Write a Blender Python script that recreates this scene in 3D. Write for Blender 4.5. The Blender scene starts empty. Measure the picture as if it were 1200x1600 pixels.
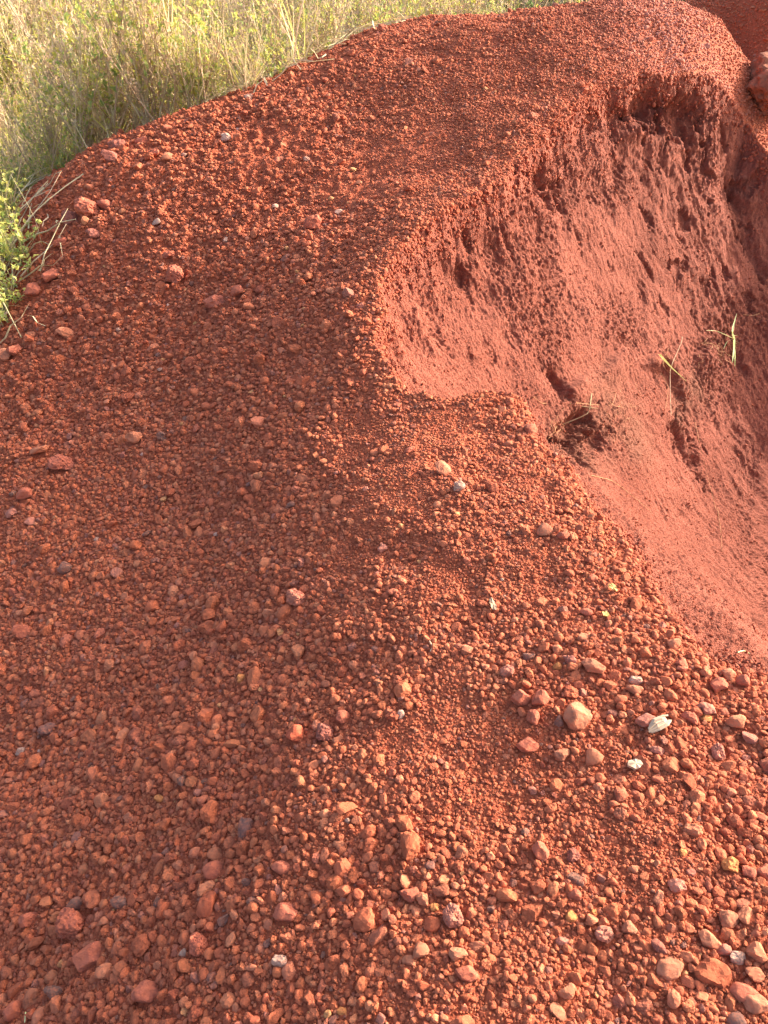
import bpy, bmesh, math, random
import numpy as np
from mathutils import Vector, Matrix, Euler

random.seed(7)
RNG = np.random.default_rng(11)
scene = bpy.context.scene
COL = scene.collection

# ------------------------------------------------------------------ camera, sky, sun, exposure
PITCH = math.radians(38.0)
CAM_H = 1.55
cam_d = bpy.data.cameras.new("camera")
cam_d.sensor_fit = 'VERTICAL'
cam_d.angle = math.radians(66.0)
cam_d.clip_start = 0.02
cam_d.clip_end = 600
cam = bpy.data.objects.new("camera", cam_d)
cam.location = (0, 0, CAM_H)
cam.rotation_euler = (math.pi / 2 - PITCH, 0, 0)
COL.objects.link(cam)
scene.camera = cam

SUN_EL = math.radians(23.0)
SUN_AZ = math.radians(22.0)          # from +X towards +Y
to_sun = Vector((math.cos(SUN_EL) * math.cos(SUN_AZ), math.cos(SUN_EL) * math.sin(SUN_AZ), math.sin(SUN_EL)))
world = bpy.data.worlds.new("World")
scene.world = world
world.use_nodes = True
wn = world.node_tree
wn.nodes.clear()
w_out = wn.nodes.new('ShaderNodeOutputWorld')
w_bg = wn.nodes.new('ShaderNodeBackground')
w_sky = wn.nodes.new('ShaderNodeTexSky')
w_sky.sky_type = 'NISHITA'
w_sky.sun_disc = False
w_sky.sun_elevation = SUN_EL
w_sky.sun_rotation = math.pi / 2 - SUN_AZ
w_sky.dust_density = 6.0
w_sky.air_density = 0.8
w_sky.ozone_density = 0.2
w_bg.inputs['Strength'].default_value = 0.15
wn.links.new(w_sky.outputs[0], w_bg.inputs[0])
wn.links.new(w_bg.outputs[0], w_out.inputs[0])

sun_d = bpy.data.lights.new("sun", 'SUN')
sun_d.energy = 2.7
sun_d.angle = math.radians(0.6)
sun_d.color = (1.0, 0.90, 0.76)
sun = bpy.data.objects.new("sun", sun_d)
sun.rotation_euler = to_sun.to_track_quat('Z', 'Y').to_euler()
sun.location = (6, 4, 6)
COL.objects.link(sun)

scene.view_settings.view_transform = 'Standard'
scene.view_settings.look = 'None'
scene.view_settings.gamma = 1.0
scene.view_settings.use_curve_mapping = False
scene.view_settings.exposure = 2.0
scene.render.engine = 'CYCLES'
scene.cycles.max_bounces = 6
scene.cycles.diffuse_bounces = 4

# ------------------------------------------------------------------ helpers
FPX = 800.0 / math.tan(math.radians(33.0))
CP, SP = math.cos(PITCH), math.sin(PITCH)


def ray(px, py):
    """Sight line of a spot in the photograph, used to survey where things stand on the ground."""
    px = np.asarray(px, float); py = np.asarray(py, float)
    u = (px - 600) / FPX; v = (800 - py) / FPX
    return np.stack([u, CP + v * SP, -SP + v * CP], -1)


def fall(px, py, z):
    d = ray(px, py); t = z / d[..., 2]
    return d[..., 0] * t, d[..., 1] * t, z


def smooth(a, b, x):
    t = np.clip((x - a) / (b - a), 0, 1)
    return t * t * (3 - 2 * t)


def _hash(ix, iy, iz, seed):
    h = (ix * 374761393 + iy * 668265263 + iz * 2147483647 + seed * 974711) & 0xFFFFFFFF
    h = ((h ^ (h >> 13)) * 1274126177) & 0xFFFFFFFF
    h = ((h ^ (h >> 16)) * 2246822519) & 0xFFFFFFFF
    return (h ^ (h >> 15)) & 0xFFFFFFFF


_G = RNG.normal(size=(256, 3)); _G /= np.linalg.norm(_G, axis=1)[:, None]
_G = _G.astype(np.float32)


def perlin(x, y, z, seed=0):
    x0 = np.floor(x).astype(np.int64); y0 = np.floor(y).astype(np.int64); z0 = np.floor(z).astype(np.int64)
    fx = (x - x0).astype(np.float32); fy = (y - y0).astype(np.float32); fz = (z - z0).astype(np.float32)
    ux = fx * fx * fx * (fx * (fx * 6 - 15) + 10); uy = fy * fy * fy * (fy * (fy * 6 - 15) + 10); uz = fz * fz * fz * (fz * (fz * 6 - 15) + 10)
    out = np.zeros_like(fx)
    for dx in (0, 1):
        for dy in (0, 1):
            for dz in (0, 1):
                g = _G[_hash(x0 + dx, y0 + dy, z0 + dz, seed) & 255]
                w = (ux if dx else 1 - ux) * (uy if dy else 1 - uy) * (uz if dz else 1 - uz)
                out += w * (g[..., 0] * (fx - dx) + g[..., 1] * (fy - dy) + g[..., 2] * (fz - dz))
    return out * 1.6


def tps_fit(P, z, lam=1e-3):
    n = len(P)
    r2 = ((P[:, None] - P[None]) ** 2).sum(-1)
    K = np.where(r2 > 0, 0.5 * r2 * np.log(np.maximum(r2, 1e-12)), 0) + lam * np.eye(n)
    A = np.zeros((n + 3, n + 3)); A[:n, :n] = K; A[:n, n] = 1; A[:n, n + 1:] = P; A[n, :n] = 1; A[n + 1:, :n] = P.T
    return np.linalg.solve(A, np.concatenate([z, [0, 0, 0]]))


def tps_eval(x, y):
    out = W[NC] + W[NC + 1] * x + W[NC + 2] * y
    for i in range(NC):
        r2 = (x - CTRL[i, 0]) ** 2 + (y - CTRL[i, 1]) ** 2
        out = out + W[i] * 0.5 * r2 * np.log(np.maximum(r2, 1e-12))
    return out


# ------------------------------------------------------------------ terrain: the heap of gravel (heights below the eye, survey points)
SURVEY = [
    (0, 1600, -2.00), (300, 1600, -1.71), (600, 1600, -1.53), (900, 1600, -1.47), (1200, 1600, -1.45),
    (0, 1200, -2.18), (300, 1200, -1.80), (600, 1200, -1.53), (900, 1200, -1.46), (1200, 1200, -1.44),
    (0, 800, -2.12), (300, 800, -1.86), (600, 800, -1.52), (800, 800, -1.43), (950, 900, -1.43), (1100, 1020, -1.43),
    (830, 640, -1.44), (0, 500, -1.88), (300, 500, -1.65), (590, 560, -1.42), (600, 400, -1.26),
    (100, 300, -1.42), (400, 300, -1.295), (600, 250, -1.16), (760, 290, -1.12),
    (380, 150, -1.17), (150, 240, -1.315), (600, 55, -0.86), (800, 25, -0.68), (1000, 2, -0.56), (1000, 108, -0.80), (880, 175, -0.93),
    (1120, 30, -0.65), (1145, 100, -0.97), (1135, 135, -0.94), (1130, 0, -0.62), (1200, 5, -0.60), (1165, 180, -1.12), (1200, 235, -1.30), (800, 130, -0.86),
]
pts = [fall(*s) for s in SURVEY]
pts += [(4.2, 5.4, -1.7), (2.0, 1.0, -1.45), (3.6, 2.5, -1.9), (1.2, 0.0, -1.45), (-1.6, 0.0, -2.3), (0.2, -0.5, -1.5),
        (-2.6, 2.0, -2.5), (-2.8, 4.4, -2.3), (-3.4, 6.0, -2.15), (-2.6, 7.6, -2.1), (-1.2, 7.9, -2.0), (0.3, 8.6, -1.8), (2.0, 8.8, -1.4), (4.4, 8.2, -0.25), (3.7, 7.6, -0.3), (3.6, 6.3, -1.3)]
pts = np.array(pts, float)
CTRL = pts[:, :2]; NC = len(CTRL)
W = tps_fit(CTRL, pts[:, 2])


def top_rel(x, y):
    z = tps_eval(x, y)
    return np.maximum(z, -2.6)


def survey(px, py):
    """Where the sight line of a spot meets the smooth heap (plan position)."""
    d = ray(px, py); t = 0.8; prev = t
    while t < 12:
        if d[2] * t < float(top_rel(np.array(d[0] * t), np.array(d[1] * t))):
            break
        prev = t; t += 0.03
    lo, hi = prev, t
    for _ in range(20):
        m = (lo + hi) / 2
        if d[2] * m < float(top_rel(np.array(d[0] * m), np.array(d[1] * m))): hi = m
        else: lo = m
    return d * hi


RIM_PX = [(1200, 235), (1165, 180), (1135, 135), (1090, 116), (1040, 112), (985, 122), (945, 138), (890, 172), (835, 225), (765, 292), (690, 335),
          (625, 385), (592, 440), (590, 520), (603, 585), (640, 612), (760, 614), (812, 624), (845, 690), (895, 742), (965, 832), (1000, 900), (1055, 975),
          (1100, 1022), (1160, 1034), (1200, 1056)]
RIM = [tuple(survey(*p)[:2]) for p in RIM_PX]
RIM = [(9.0, 4.6), (5.0, 4.9), (3.3, 5.3)] + RIM + [(1.25, 0.9), (1.7, 0.2), (2.4, -1.2), (6.0, -1.5)]
RIM = np.array(RIM)


def rim_distance(x, y):
    """Signed plan distance to the rim of the dug-out side, positive inside it."""
    best = np.full(x.shape, 1e9); inside = np.zeros(x.shape, bool)
    n = len(RIM)
    for i in range(n):
        a = RIM[i]; b = RIM[(i + 1) % n]
        e = b - a; L = (e ** 2).sum()
        t = np.clip(((x - a[0]) * e[0] + (y - a[1]) * e[1]) / L, 0, 1)
        dd = (x - a[0] - t * e[0]) ** 2 + (y - a[1] - t * e[1]) ** 2
        if i != n - 1:
            best = np.minimum(best, dd)
        cross = (a[1] > y) != (b[1] > y)
        xi = a[0] + (y - a[1]) / (b[1] - a[1] + 1e-12) * e[0]
        inside ^= cross & (x < xi)
    d = np.sqrt(best)
    return np.where(inside, d, -d)


NU, NV = 960, 1480
Y0, Y1, YK = 0.12, 9.6, 0.9
_ys = (Y0 + YK) * ((Y1 + YK) / (Y0 + YK)) ** np.linspace(0, 1, 900) - YK
_dn = np.where(_ys < 1.2, 0.75, np.where(_ys < 2.3, 1.0, np.where(_ys < 5.9, 1.45, 0.5)))
_cd = np.concatenate([[0], np.cumsum((_dn[1:] + _dn[:-1]) / 2)]); _cd /= _cd[-1]
ys = np.interp(np.linspace(0, 1, NV), _cd, _ys)
_us = np.linspace(-1, 1, 400)
_dn = np.where(_us < -0.66, 0.30, np.where(_us < 0.0, 0.80, np.where(_us < 0.72, 1.15, 0.30)))
_cd = np.concatenate([[0], np.cumsum((_dn[1:] + _dn[:-1]) / 2)]); _cd /= _cd[-1]
uu = np.interp(np.linspace(0, 1, NU), _cd, _us)


def half_w(y):
    return 1.05 + 0.56 * y


X = (uu[None, :] * half_w(ys)[:, None])
Y = np.repeat(ys[:, None], NU, 1)
nz = np.zeros_like(X)
BASE = top_rel(X, Y)
rough_far = smooth(0.4, -0.7, X) * smooth(2.6, 3.6, Y)           # the clotted upper left of the heap
jx = X + 0.035 * perlin(X * 5, Y * 5, nz, 1) + 0.016 * perlin(X * 16, Y * 16, nz, 2) + 0.006 * perlin(X * 50, Y * 50, nz, 21)
jy = Y + 0.035 * perlin(X * 5, Y * 5, nz + 7, 3) + 0.016 * perlin(X * 16, Y * 16, nz + 7, 4) + 0.006 * perlin(X * 50, Y * 50, nz + 7, 22)
D = rim_distance(jx, jy)
dpos = np.maximum(D, 0)
upper = smooth(1.7, 2.9, Y)
lip = 0.085 + 0.225 * upper
slope = 0.74 + 0.20 * smooth(2.2, 4.2, Y)
DROP = slope * dpos + lip * (1 - np.exp(-dpos / 0.16))
# the lower fan of fallen sand eases out
DROP = np.where(DROP > 1.5, 1.5 + (DROP - 1.5) * 0.45, DROP)
def soften(A, k, n):
    for _ in range(n):
        B = np.pad(A, k, mode='edge')
        A = (B[:-2 * k, k:-k] + B[2 * k:, k:-k] + B[k:-k, :-2 * k] + B[k:-k, 2 * k:] + 2 * B[k:-k, k:-k]) / 6
    return A


# fallen sand fills the inner corners of the cut
DROP = DROP + (soften(DROP, 18, 10) - DROP) * smooth(0.10, 0.45, D)
round_rim = 0.010 * np.exp(-(D / 0.05) ** 2)
topmask = 1 - smooth(-0.02, 0.06, D)
lump = 0.030 * perlin(X * 2.2, Y * 2.2, nz, 5) + 0.012 * perlin(X * 7, Y * 7, nz, 6) + (0.006 + 0.022 * rough_far) * perlin(X * 19, Y * 19, nz, 8) \
    + (0.003 + 0.011 * rough_far) * perlin(X * 45, Y * 45, nz, 9) + 0.0022 * perlin(X * 120, Y * 120, nz, 10)
Z = BASE - DROP - round_rim + lump * (0.25 + 0.75 * topmask)

# relief of the dug face, pushed out along its normal
P = np.stack([X, Y, Z], -1)


def grid_normals(P):
    du = np.gradient(P, axis=1); dv = np.gradient(P, axis=0)
    n = np.cross(du, dv); n /= np.linalg.norm(n, axis=-1, keepdims=True) + 1e-12
    return n


wall = smooth(0.0, 0.07, D)
# broad normals for the push, so the flutes stay clean
Ns = grid_normals(np.stack([X, Y, BASE - DROP], -1))
for _ in range(3):
    Ns = (Ns + np.roll(Ns, 6, 0) + np.roll(Ns, -6, 0) + np.roll(Ns, 6, 1) + np.roll(Ns, -6, 1)) / 5
Ns /= np.linalg.norm(Ns, axis=-1, keepdims=True)
idx = np.nonzero(D > -0.05)
xs, ysw, zs = X[idx], Y[idx], (BASE - DROP)[idx]
fx, fy = 0.80, -0.60                                        # the way the face falls, in plan
across = -fy * xs + fx * ysw
along = (fx * xs + fy * ysw) * 0.62 - zs * 0.78
warp = 0.06 * perlin(xs * 4, ysw * 4, zs * 4, 31)
ac = across + warp + 0.012 * perlin(xs * 20, ysw * 20, zs * 20, 32)
o = np.zeros_like(xs)
up = smooth(0.9, 2.5, ysw)                                   # taller, fluted part of the face
hi = smooth(1.0, 0.25, D[idx])
fl1 = perlin(ac * 24, along * 7.0, o, 33)
fl2 = perlin(ac * 56, along * 15.0, o, 34)
fl3 = perlin(ac * 105, along * 34.0, o, 35)
pock = perlin(ac * 11, along * 4.6, o, 36)
cl = perlin(xs * 60, ysw * 60, zs * 60, 37)
cl2 = perlin(xs * 130, ysw * 130, zs * 130, 38)
calm = smooth(-0.25, 0.35, perlin(xs * 1.6, ysw * 1.6, zs * 1.6, 39))
right = smooth(1.2, 2.0, xs)
hackle = perlin(ac * 55, along * 30, zs * 8, 43)
disp = (0.0045 + 0.006 * right) * up * fl1 - (0.0055 * up + 0.0015 + 0.006 * right * up) * np.abs(fl2) * (0.25 + 0.55 * calm) + 0.0075 * fl3 * (0.35 + 0.65 * calm) \
    + (0.0072 + 0.004 * smooth(2.4, 1.4, ysw)) * cl * (0.4 + calm) + 0.0042 * cl2 + 0.0028 * perlin(xs * 210, ysw * 210, zs * 210, 48) + 0.014 * np.maximum(0, hackle - 0.1) * calm - (0.010 + 0.022 * right) * up * hi * smooth(0.34, 0.56, pock + 0.25 * fl2 + 0.2 * cl) \
    - 0.004 * calm * smooth(0.15, 0.42, perlin(ac * 46, along * 18, o, 40) + 0.35 * cl) + 0.02 * perlin(xs * 2.5, ysw * 2.5, zs * 2.5, 44) + 0.012 * perlin(xs * 7, ysw * 7, zs * 7, 45)
DISP = np.zeros_like(X); DISP[idx] = disp
# hollows and bulges where the photograph shows them: spot, radius across, radius along (m), push (m)
CLAY = np.zeros_like(X)


def hit_grid(px, py):
    """First meeting of a sight line with the surveyed surface."""
    d = ray(px, py)
    ts = np.arange(0.9, 9.0, 0.006)
    zz = height(d[0] * ts, d[1] * ts)
    k = np.nonzero(d[2] * ts < zz)[0]
    return d * (ts[k[0]] if len(k) else 6.0)


def grid_ij(x, y):
    v = np.interp(np.asarray(y), ys, np.arange(NV))
    u = np.interp(np.asarray(x) / half_w(np.asarray(y)), uu, np.arange(NU))
    return np.clip(v, 0, NV - 1.001), np.clip(u, 0, NU - 1.001)


def sample(A, x, y):
    v, u = grid_ij(x, y)
    i = v.astype(int); j = u.astype(int); a = v - i; b = u - j
    return A[i, j] * (1 - a) * (1 - b) + A[i + 1, j] * a * (1 - b) + A[i, j + 1] * (1 - a) * b + A[i + 1, j + 1] * a * b


def height(x, y):
    return sample(Z, x, y)


HOLLOWS = [
    (842, 272, 0.10, 0.10, -0.08), (868, 300, 0.05, 0.12, -0.05), (718, 430, 0.04, 0.07, -0.05), (724, 365, 0.03, 0.06, -0.04),
    (1010, 150, 0.16, 0.10, -0.14), (1060, 170, 0.16, 0.14, -0.12), (960, 175, 0.07, 0.09, -0.07), (925, 175, 0.06, 0.08, -0.06), (995, 200, 0.10, 0.05, 0.05),
    (868, 592, 0.030, 0.09, -0.06), (900, 660, 0.15, 0.06, -0.13), (930, 685, 0.12, 0.05, -0.06), (885, 690, 0.05, 0.14, -0.06), (900, 605, 0.13, 0.06, 0.06), (960, 570, 0.18, 0.07, 0.05), (1025, 560, 0.10, 0.05, 0.03),
    (1048, 590, 0.075, 0.22, -0.065), (1068, 690, 0.08, 0.20, -0.045), (1060, 680, 0.05, 0.14, -0.05), (1100, 560, 0.10, 0.10, 0.05), (1150, 560, 0.04, 0.12, -0.04),
    (1170, 380, 0.05, 0.20, -0.04), (1140, 300, 0.05, 0.18, -0.04), (1000, 720, 0.14, 0.10, 0.03),
]
A3 = np.stack([X, Y, BASE - DROP], -1)
HN = np.clip(1 + 0.7 * perlin(X * 15, Y * 15, Z * 15, 41) + 0.5 * perlin(X * 34, Y * 34, Z * 34, 46) + 0.4 * perlin(X * 80, Y * 80, Z * 80, 47), 0.35, 2.4)
vfall = np.array([fx * 0.62, fy * 0.62, -0.78]); vfall /= np.linalg.norm(vfall)
for (px, py, ra, rl, push) in HOLLOWS:
    c = hit_grid(px, py)
    q = A3 - c
    al = q @ vfall; al = np.where(al < 0, al * 1.7, al * 0.75)
    qa = q - (q @ vfall)[..., None] * vfall
    rr = (qa ** 2).sum(-1) / ra ** 2 + (al / rl) ** 2
    rr = rr * (HN if push < 0 else 0.7 + 0.3 * HN)
    DISP += 0.8 * push * np.exp(-rr ** 1.5)
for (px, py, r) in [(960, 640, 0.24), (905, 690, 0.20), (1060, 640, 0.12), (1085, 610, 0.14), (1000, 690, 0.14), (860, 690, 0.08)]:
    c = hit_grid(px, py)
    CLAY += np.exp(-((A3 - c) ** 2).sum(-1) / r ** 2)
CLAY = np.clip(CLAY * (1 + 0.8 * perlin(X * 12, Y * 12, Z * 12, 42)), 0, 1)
P = P + Ns * (DISP * wall)[..., None]
Z = P[..., 2].copy()
PW = P + np.array([0, 0, CAM_H])
NRM = grid_normals(P)
WALL_G = smooth(-0.005, 0.03, D)


def tag(o, label=None, cat=None, group=None, kind=None):
    if label: o["label"] = label
    if cat: o["category"] = cat
    if group: o["group"] = group
    if kind: o["kind"] = kind
    return o


def mesh_np(name, verts, faces, smooth_shade=True):
    """faces: (n,k) array"""
    me = bpy.data.meshes.new(name)
    verts = np.ascontiguousarray(verts, np.float32); faces = np.ascontiguousarray(faces, np.int32)
    k = faces.shape[1]
    me.vertices.add(len(verts)); me.vertices.foreach_set("co", verts.ravel())
    me.loops.add(faces.size); me.loops.foreach_set("vertex_index", faces.ravel())
    me.polygons.add(len(faces)); me.polygons.foreach_set("loop_start", np.arange(0, faces.size, k, dtype=np.int32))
    me.polygons.foreach_set("loop_total", np.full(len(faces), k, np.int32))
    me.polygons.foreach_set("use_smooth", np.full(len(faces), smooth_shade))
    me.update(calc_edges=True)
    return me


def link(name, me, mat=None, parent=None):
    o = bpy.data.objects.new(name, me)
    COL.objects.link(o)
    if mat: me.materials.clear(); me.materials.append(mat)
    if parent: o.parent = parent
    return o


# ------------------------------------------------------------------ materials
def new_mat(name):
    m = bpy.data.materials.new(name); m.use_nodes = True
    nt = m.node_tree; nt.nodes.clear()
    out = nt.nodes.new('ShaderNodeOutputMaterial'); b = nt.nodes.new('ShaderNodeBsdfPrincipled')
    nt.links.new(b.outputs[0], out.inputs[0])
    b.inputs['Roughness'].default_value = 0.92
    b.inputs['Specular IOR Level'].default_value = 0.25
    return m, nt, b


def nnoise(nt, scale, detail=4, rough=0.6, coord=None, dist=0.0):
    n = nt.nodes.new('ShaderNodeTexNoise'); n.inputs['Scale'].default_value = scale; n.inputs['Detail'].default_value = detail
    n.inputs['Roughness'].default_value = rough; n.inputs['Distortion'].default_value = dist
    if coord: nt.links.new(coord, n.inputs['Vector'])
    return n


def ramp(nt, fac, stops):
    r = nt.nodes.new('ShaderNodeValToRGB')
    while len(r.color_ramp.elements) < len(stops): r.color_ramp.elements.new(0.5)
    for e, (p, c) in zip(r.color_ramp.elements, stops): e.position = p; e.color = (*c, 1)
    nt.links.new(fac, r.inputs[0])
    return r


def mix(nt, fac, a, b, mode='MIX'):
    m = nt.nodes.new('ShaderNodeMix'); m.data_type = 'RGBA'; m.blend_type = mode
    for s, v in ((m.inputs[0], fac), (m.inputs[6], a), (m.inputs[7], b)):
        if isinstance(v, (int, float)): s.default_value = v
        elif isinstance(v, tuple): s.default_value = (*v, 1)
        else: nt.links.new(v, s)
    return m.outputs[2]


def soil_material(name, tones, bump=0.6):
    m, nt, b = new_mat(name)
    tc = nt.nodes.new('ShaderNodeTexCoord')
    n1 = nnoise(nt, 2.4, 5, 0.6, tc.outputs['Object'])
    c1 = ramp(nt, n1.outputs[0], tones)
    n2 = nnoise(nt, 70, 4, 0.7, tc.outputs['Object'])
    c2 = ramp(nt, n2.outputs[0], [(0.3, (0.62, 0.60, 0.60)), (0.7, (1.25, 1.22, 1.2))])
    c = mix(nt, 1.0, c1.outputs[0], c2.outputs[0], 'MULTIPLY')
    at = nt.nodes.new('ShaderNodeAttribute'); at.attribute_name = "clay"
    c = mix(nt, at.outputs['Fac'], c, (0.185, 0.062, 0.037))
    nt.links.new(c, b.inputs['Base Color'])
    nb = nnoise(nt, 260, 5, 0.75, tc.outputs['Object'])
    vo = nt.nodes.new('ShaderNodeTexVoronoi'); vo.inputs['Scale'].default_value = 210; nt.links.new(tc.outputs['Object'], vo.inputs['Vector'])
    ad = nt.nodes.new('ShaderNodeMath'); ad.operation = 'SUBTRACT'; nt.links.new(nb.outputs[0], ad.inputs[0]); nt.links.new(vo.outputs['Distance'], ad.inputs[1])
    bp = nt.nodes.new('ShaderNodeBump'); bp.inputs['Strength'].default_value = bump; bp.inputs['Distance'].default_value = 0.006
    nt.links.new(ad.outputs[0], bp.inputs['Height']); nt.links.new(bp.outputs[0], b.inputs['Normal'])
    return m


M_SOIL = soil_material("red soil between the stones", [(0.35, (0.29, 0.066, 0.029)), (0.65, (0.35, 0.086, 0.039))])
M_FACE = soil_material("dusty dug face", [(0.35, (0.195, 0.052, 0.031)), (0.62, (0.25, 0.073, 0.046))], 0.9)


def stone_material(name, instanced):
    m, nt, b = new_mat(name)
    tc = nt.nodes.new('ShaderNodeTexCoord'); oi = nt.nodes.new('ShaderNodeObjectInfo')
    if instanced:
        at = nt.nodes.new('ShaderNodeAttribute'); at.attribute_type = 'INSTANCER'; at.attribute_name = "stone_colour"
        col = at.outputs['Color']
    else:
        col = oi.outputs['Color']
    off = nt.nodes.new('ShaderNodeVectorMath'); off.operation = 'ADD'
    cmb = nt.nodes.new('ShaderNodeCombineXYZ'); ml = nt.nodes.new('ShaderNodeMath'); ml.operation = 'MULTIPLY'; ml.inputs[1].default_value = 90
    nt.links.new(oi.outputs['Random'], ml.inputs[0]); nt.links.new(ml.outputs[0], cmb.inputs[0])
    nt.links.new(tc.outputs['Object'], off.inputs[0]); nt.links.new(cmb.outputs[0], off.inputs[1])
    n1 = nnoise(nt, 1.6, 5, 0.65, off.outputs[0])
    c1 = ramp(nt, n1.outputs[0], [(0.32, (0.66, 0.60, 0.60)), (0.68, (1.3, 1.22, 1.18))])
    c = mix(nt, 1.0, col, c1.outputs[0], 'MULTIPLY')
    n2 = nnoise(nt, 3.2, 4, 0.7, off.outputs[0])
    d = ramp(nt, n2.outputs[0], [(0.40, (0, 0, 0)), (0.66, (0.62, 0.62, 0.62))])
    c = mix(nt, d.outputs[0], c, (0.41, 0.112, 0.053))                 # red dust lying in patches on every stone
    nt.links.new(c, b.inputs['Base Color'])
    nb = nnoise(nt, 9, 6, 0.75, off.outputs[0])
    vo = nt.nodes.new('ShaderNodeTexVoronoi'); vo.inputs['Scale'].default_value = 7; nt.links.new(off.outputs[0], vo.inputs['Vector'])
    pit = ramp(nt, vo.outputs['Distance'], [(0.05, (0, 0, 0)), (0.3, (1, 1, 1))])
    ad = nt.nodes.new('ShaderNodeMath'); ad.operation = 'MULTIPLY_ADD'; ad.inputs[1].default_value = 0.25
    nt.links.new(pit.outputs[0], ad.inputs[0]); nt.links.new(nb.outputs[0], ad.inputs[2])
    bp = nt.nodes.new('ShaderNodeBump'); bp.inputs['Strength'].default_value = 0.7; bp.inputs['Distance'].default_value = 0.0018 if instanced else 0.0032
    nt.links.new(ad.outputs[0], bp.inputs['Height']); nt.links.new(bp.outputs[0], b.inputs['Normal'])
    return m


M_STONE_I = stone_material("gravel stone", True)
M_STONE = stone_material("single stone", False)


def plain_mat(name, a, bcol, scale=30, rough=0.8, transl=0.0):
    m, nt, b = new_mat(name)
    b.inputs['Roughness'].default_value = rough
    tc = nt.nodes.new('ShaderNodeTexCoord'); oi = nt.nodes.new('ShaderNodeObjectInfo')
    n = nnoise(nt, scale, 3, 0.6, tc.outputs['Object'])
    ad = nt.nodes.new('ShaderNodeMath'); ad.operation = 'MULTIPLY_ADD'; ad.inputs[1].default_value = 0.5
    nt.links.new(oi.outputs['Random'], ad.inputs[0]); 
    sb = nt.nodes.new('ShaderNodeMath'); sb.operation = 'SUBTRACT'; sb.inputs[1].default_value = 0.25
    nt.links.new(n.outputs[0], sb.inputs[0]); nt.links.new(sb.outputs[0], ad.inputs[2])
    c = ramp(nt, ad.outputs[0], [(0.25, a), (0.75, bcol)])
    nt.links.new(c.outputs[0], b.inputs['Base Color'])
    if transl > 0:
        tr = nt.nodes.new('ShaderNodeBsdfTranslucent'); nt.links.new(c.outputs[0], tr.inputs[0])
        mx = nt.nodes.new('ShaderNodeMixShader'); mx.inputs[0].default_value = transl
        out = [x for x in nt.nodes if x.type == 'OUTPUT_MATERIAL'][0]
        nt.links.new(b.outputs[0], mx.inputs[1]); nt.links.new(tr.outputs[0], mx.inputs[2]); nt.links.new(mx.outputs[0], out.inputs[0])
    return m


M_STEM = plain_mat("dry brown stem", (0.38, 0.25, 0.15), (0.60, 0.44, 0.29))
M_STRAW = plain_mat("pale straw", (0.46, 0.36, 0.19), (0.64, 0.55, 0.34), 20, 0.7, 0.15)
M_LEAF = plain_mat("yellow green leaf", (0.48, 0.46, 0.09), (0.70, 0.66, 0.20), 25, 0.6, 0.45)
M_LEAF_G = plain_mat("green leaf", (0.24, 0.33, 0.08), (0.44, 0.50, 0.17), 25, 0.55, 0.45)
M_DEAD = plain_mat("withered leaf", (0.42, 0.29, 0.18), (0.64, 0.49, 0.33), 25, 0.8, 0.35)
M_PALE = plain_mat("bleached grass blade", (0.52, 0.60, 0.20), (0.78, 0.82, 0.46), 30, 0.6, 0.2)
M_ROOT = plain_mat("fine root", (0.34, 0.155, 0.075), (0.50, 0.27, 0.14), 40)
M_GROUND = plain_mat("weedy ground", (0.14, 0.075, 0.04), (0.22, 0.15, 0.07), 3)
M_WOOD = plain_mat("bleached wood", (0.29, 0.19, 0.12), (0.47, 0.35, 0.25), 60)

# ------------------------------------------------------------------ terrain meshes
ids = np.arange(NU * NV).reshape(NV, NU)
quads = np.stack([ids[:-1, :-1], ids[:-1, 1:], ids[1:, 1:], ids[1:, :-1]], -1).reshape(-1, 4)
isw = (D > 0.0)
qw = (isw[:-1, :-1] & isw[1:, 1:] & isw[:-1, 1:] & isw[1:, :-1]).reshape(-1)
flat = PW.reshape(-1, 3)
nflat = NRM.reshape(-1, 3)


def sub_mesh(name, qs, mat):
    used, inv = np.unique(qs, return_inverse=True)
    me = mesh_np(name, flat[used], inv.reshape(-1, 4))
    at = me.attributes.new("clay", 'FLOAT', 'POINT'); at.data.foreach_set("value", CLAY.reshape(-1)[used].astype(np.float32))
    me.normals_split_custom_set_from_vertices(nflat[used].astype(np.float32))
    return link(name, me, mat)


nv2, nu2 = (NV - 1) // 2, (NU - 1) // 2
Dm = np.maximum.reduce([D[a:a + 2 * nv2 + 1:2, b:b + 2 * nu2 + 1:2][:nv2, :nu2] for a in (0, 1, 2) for b in (0, 1, 2) if a + 2 * nv2 - 2 < NV and b + 2 * nu2 - 2 < NU])
coarse = Dm < -0.07
ci2 = ids[0::2, 0::2]
cq = np.stack([ci2[:nv2, :nu2], ci2[:nv2, 1:nu2 + 1], ci2[1:nv2 + 1, 1:nu2 + 1], ci2[1:nv2 + 1, :nu2]], -1)[coarse]
cover = np.zeros((NV - 1, NU - 1), bool)
cover[:2 * nv2, :2 * nu2] = np.repeat(np.repeat(coarse, 2, 0), 2, 1)
hq = np.concatenate([quads[(~qw) & (~cover.reshape(-1))], cq])
heap = tag(sub_mesh("heap_ground", hq, M_SOIL), "red soil heap surface under the gravel", kind="structure")
face = tag(sub_mesh("dug_hill_wall", quads[qw], M_FACE), "steep dug face of red earth on the right", kind="structure")

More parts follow.
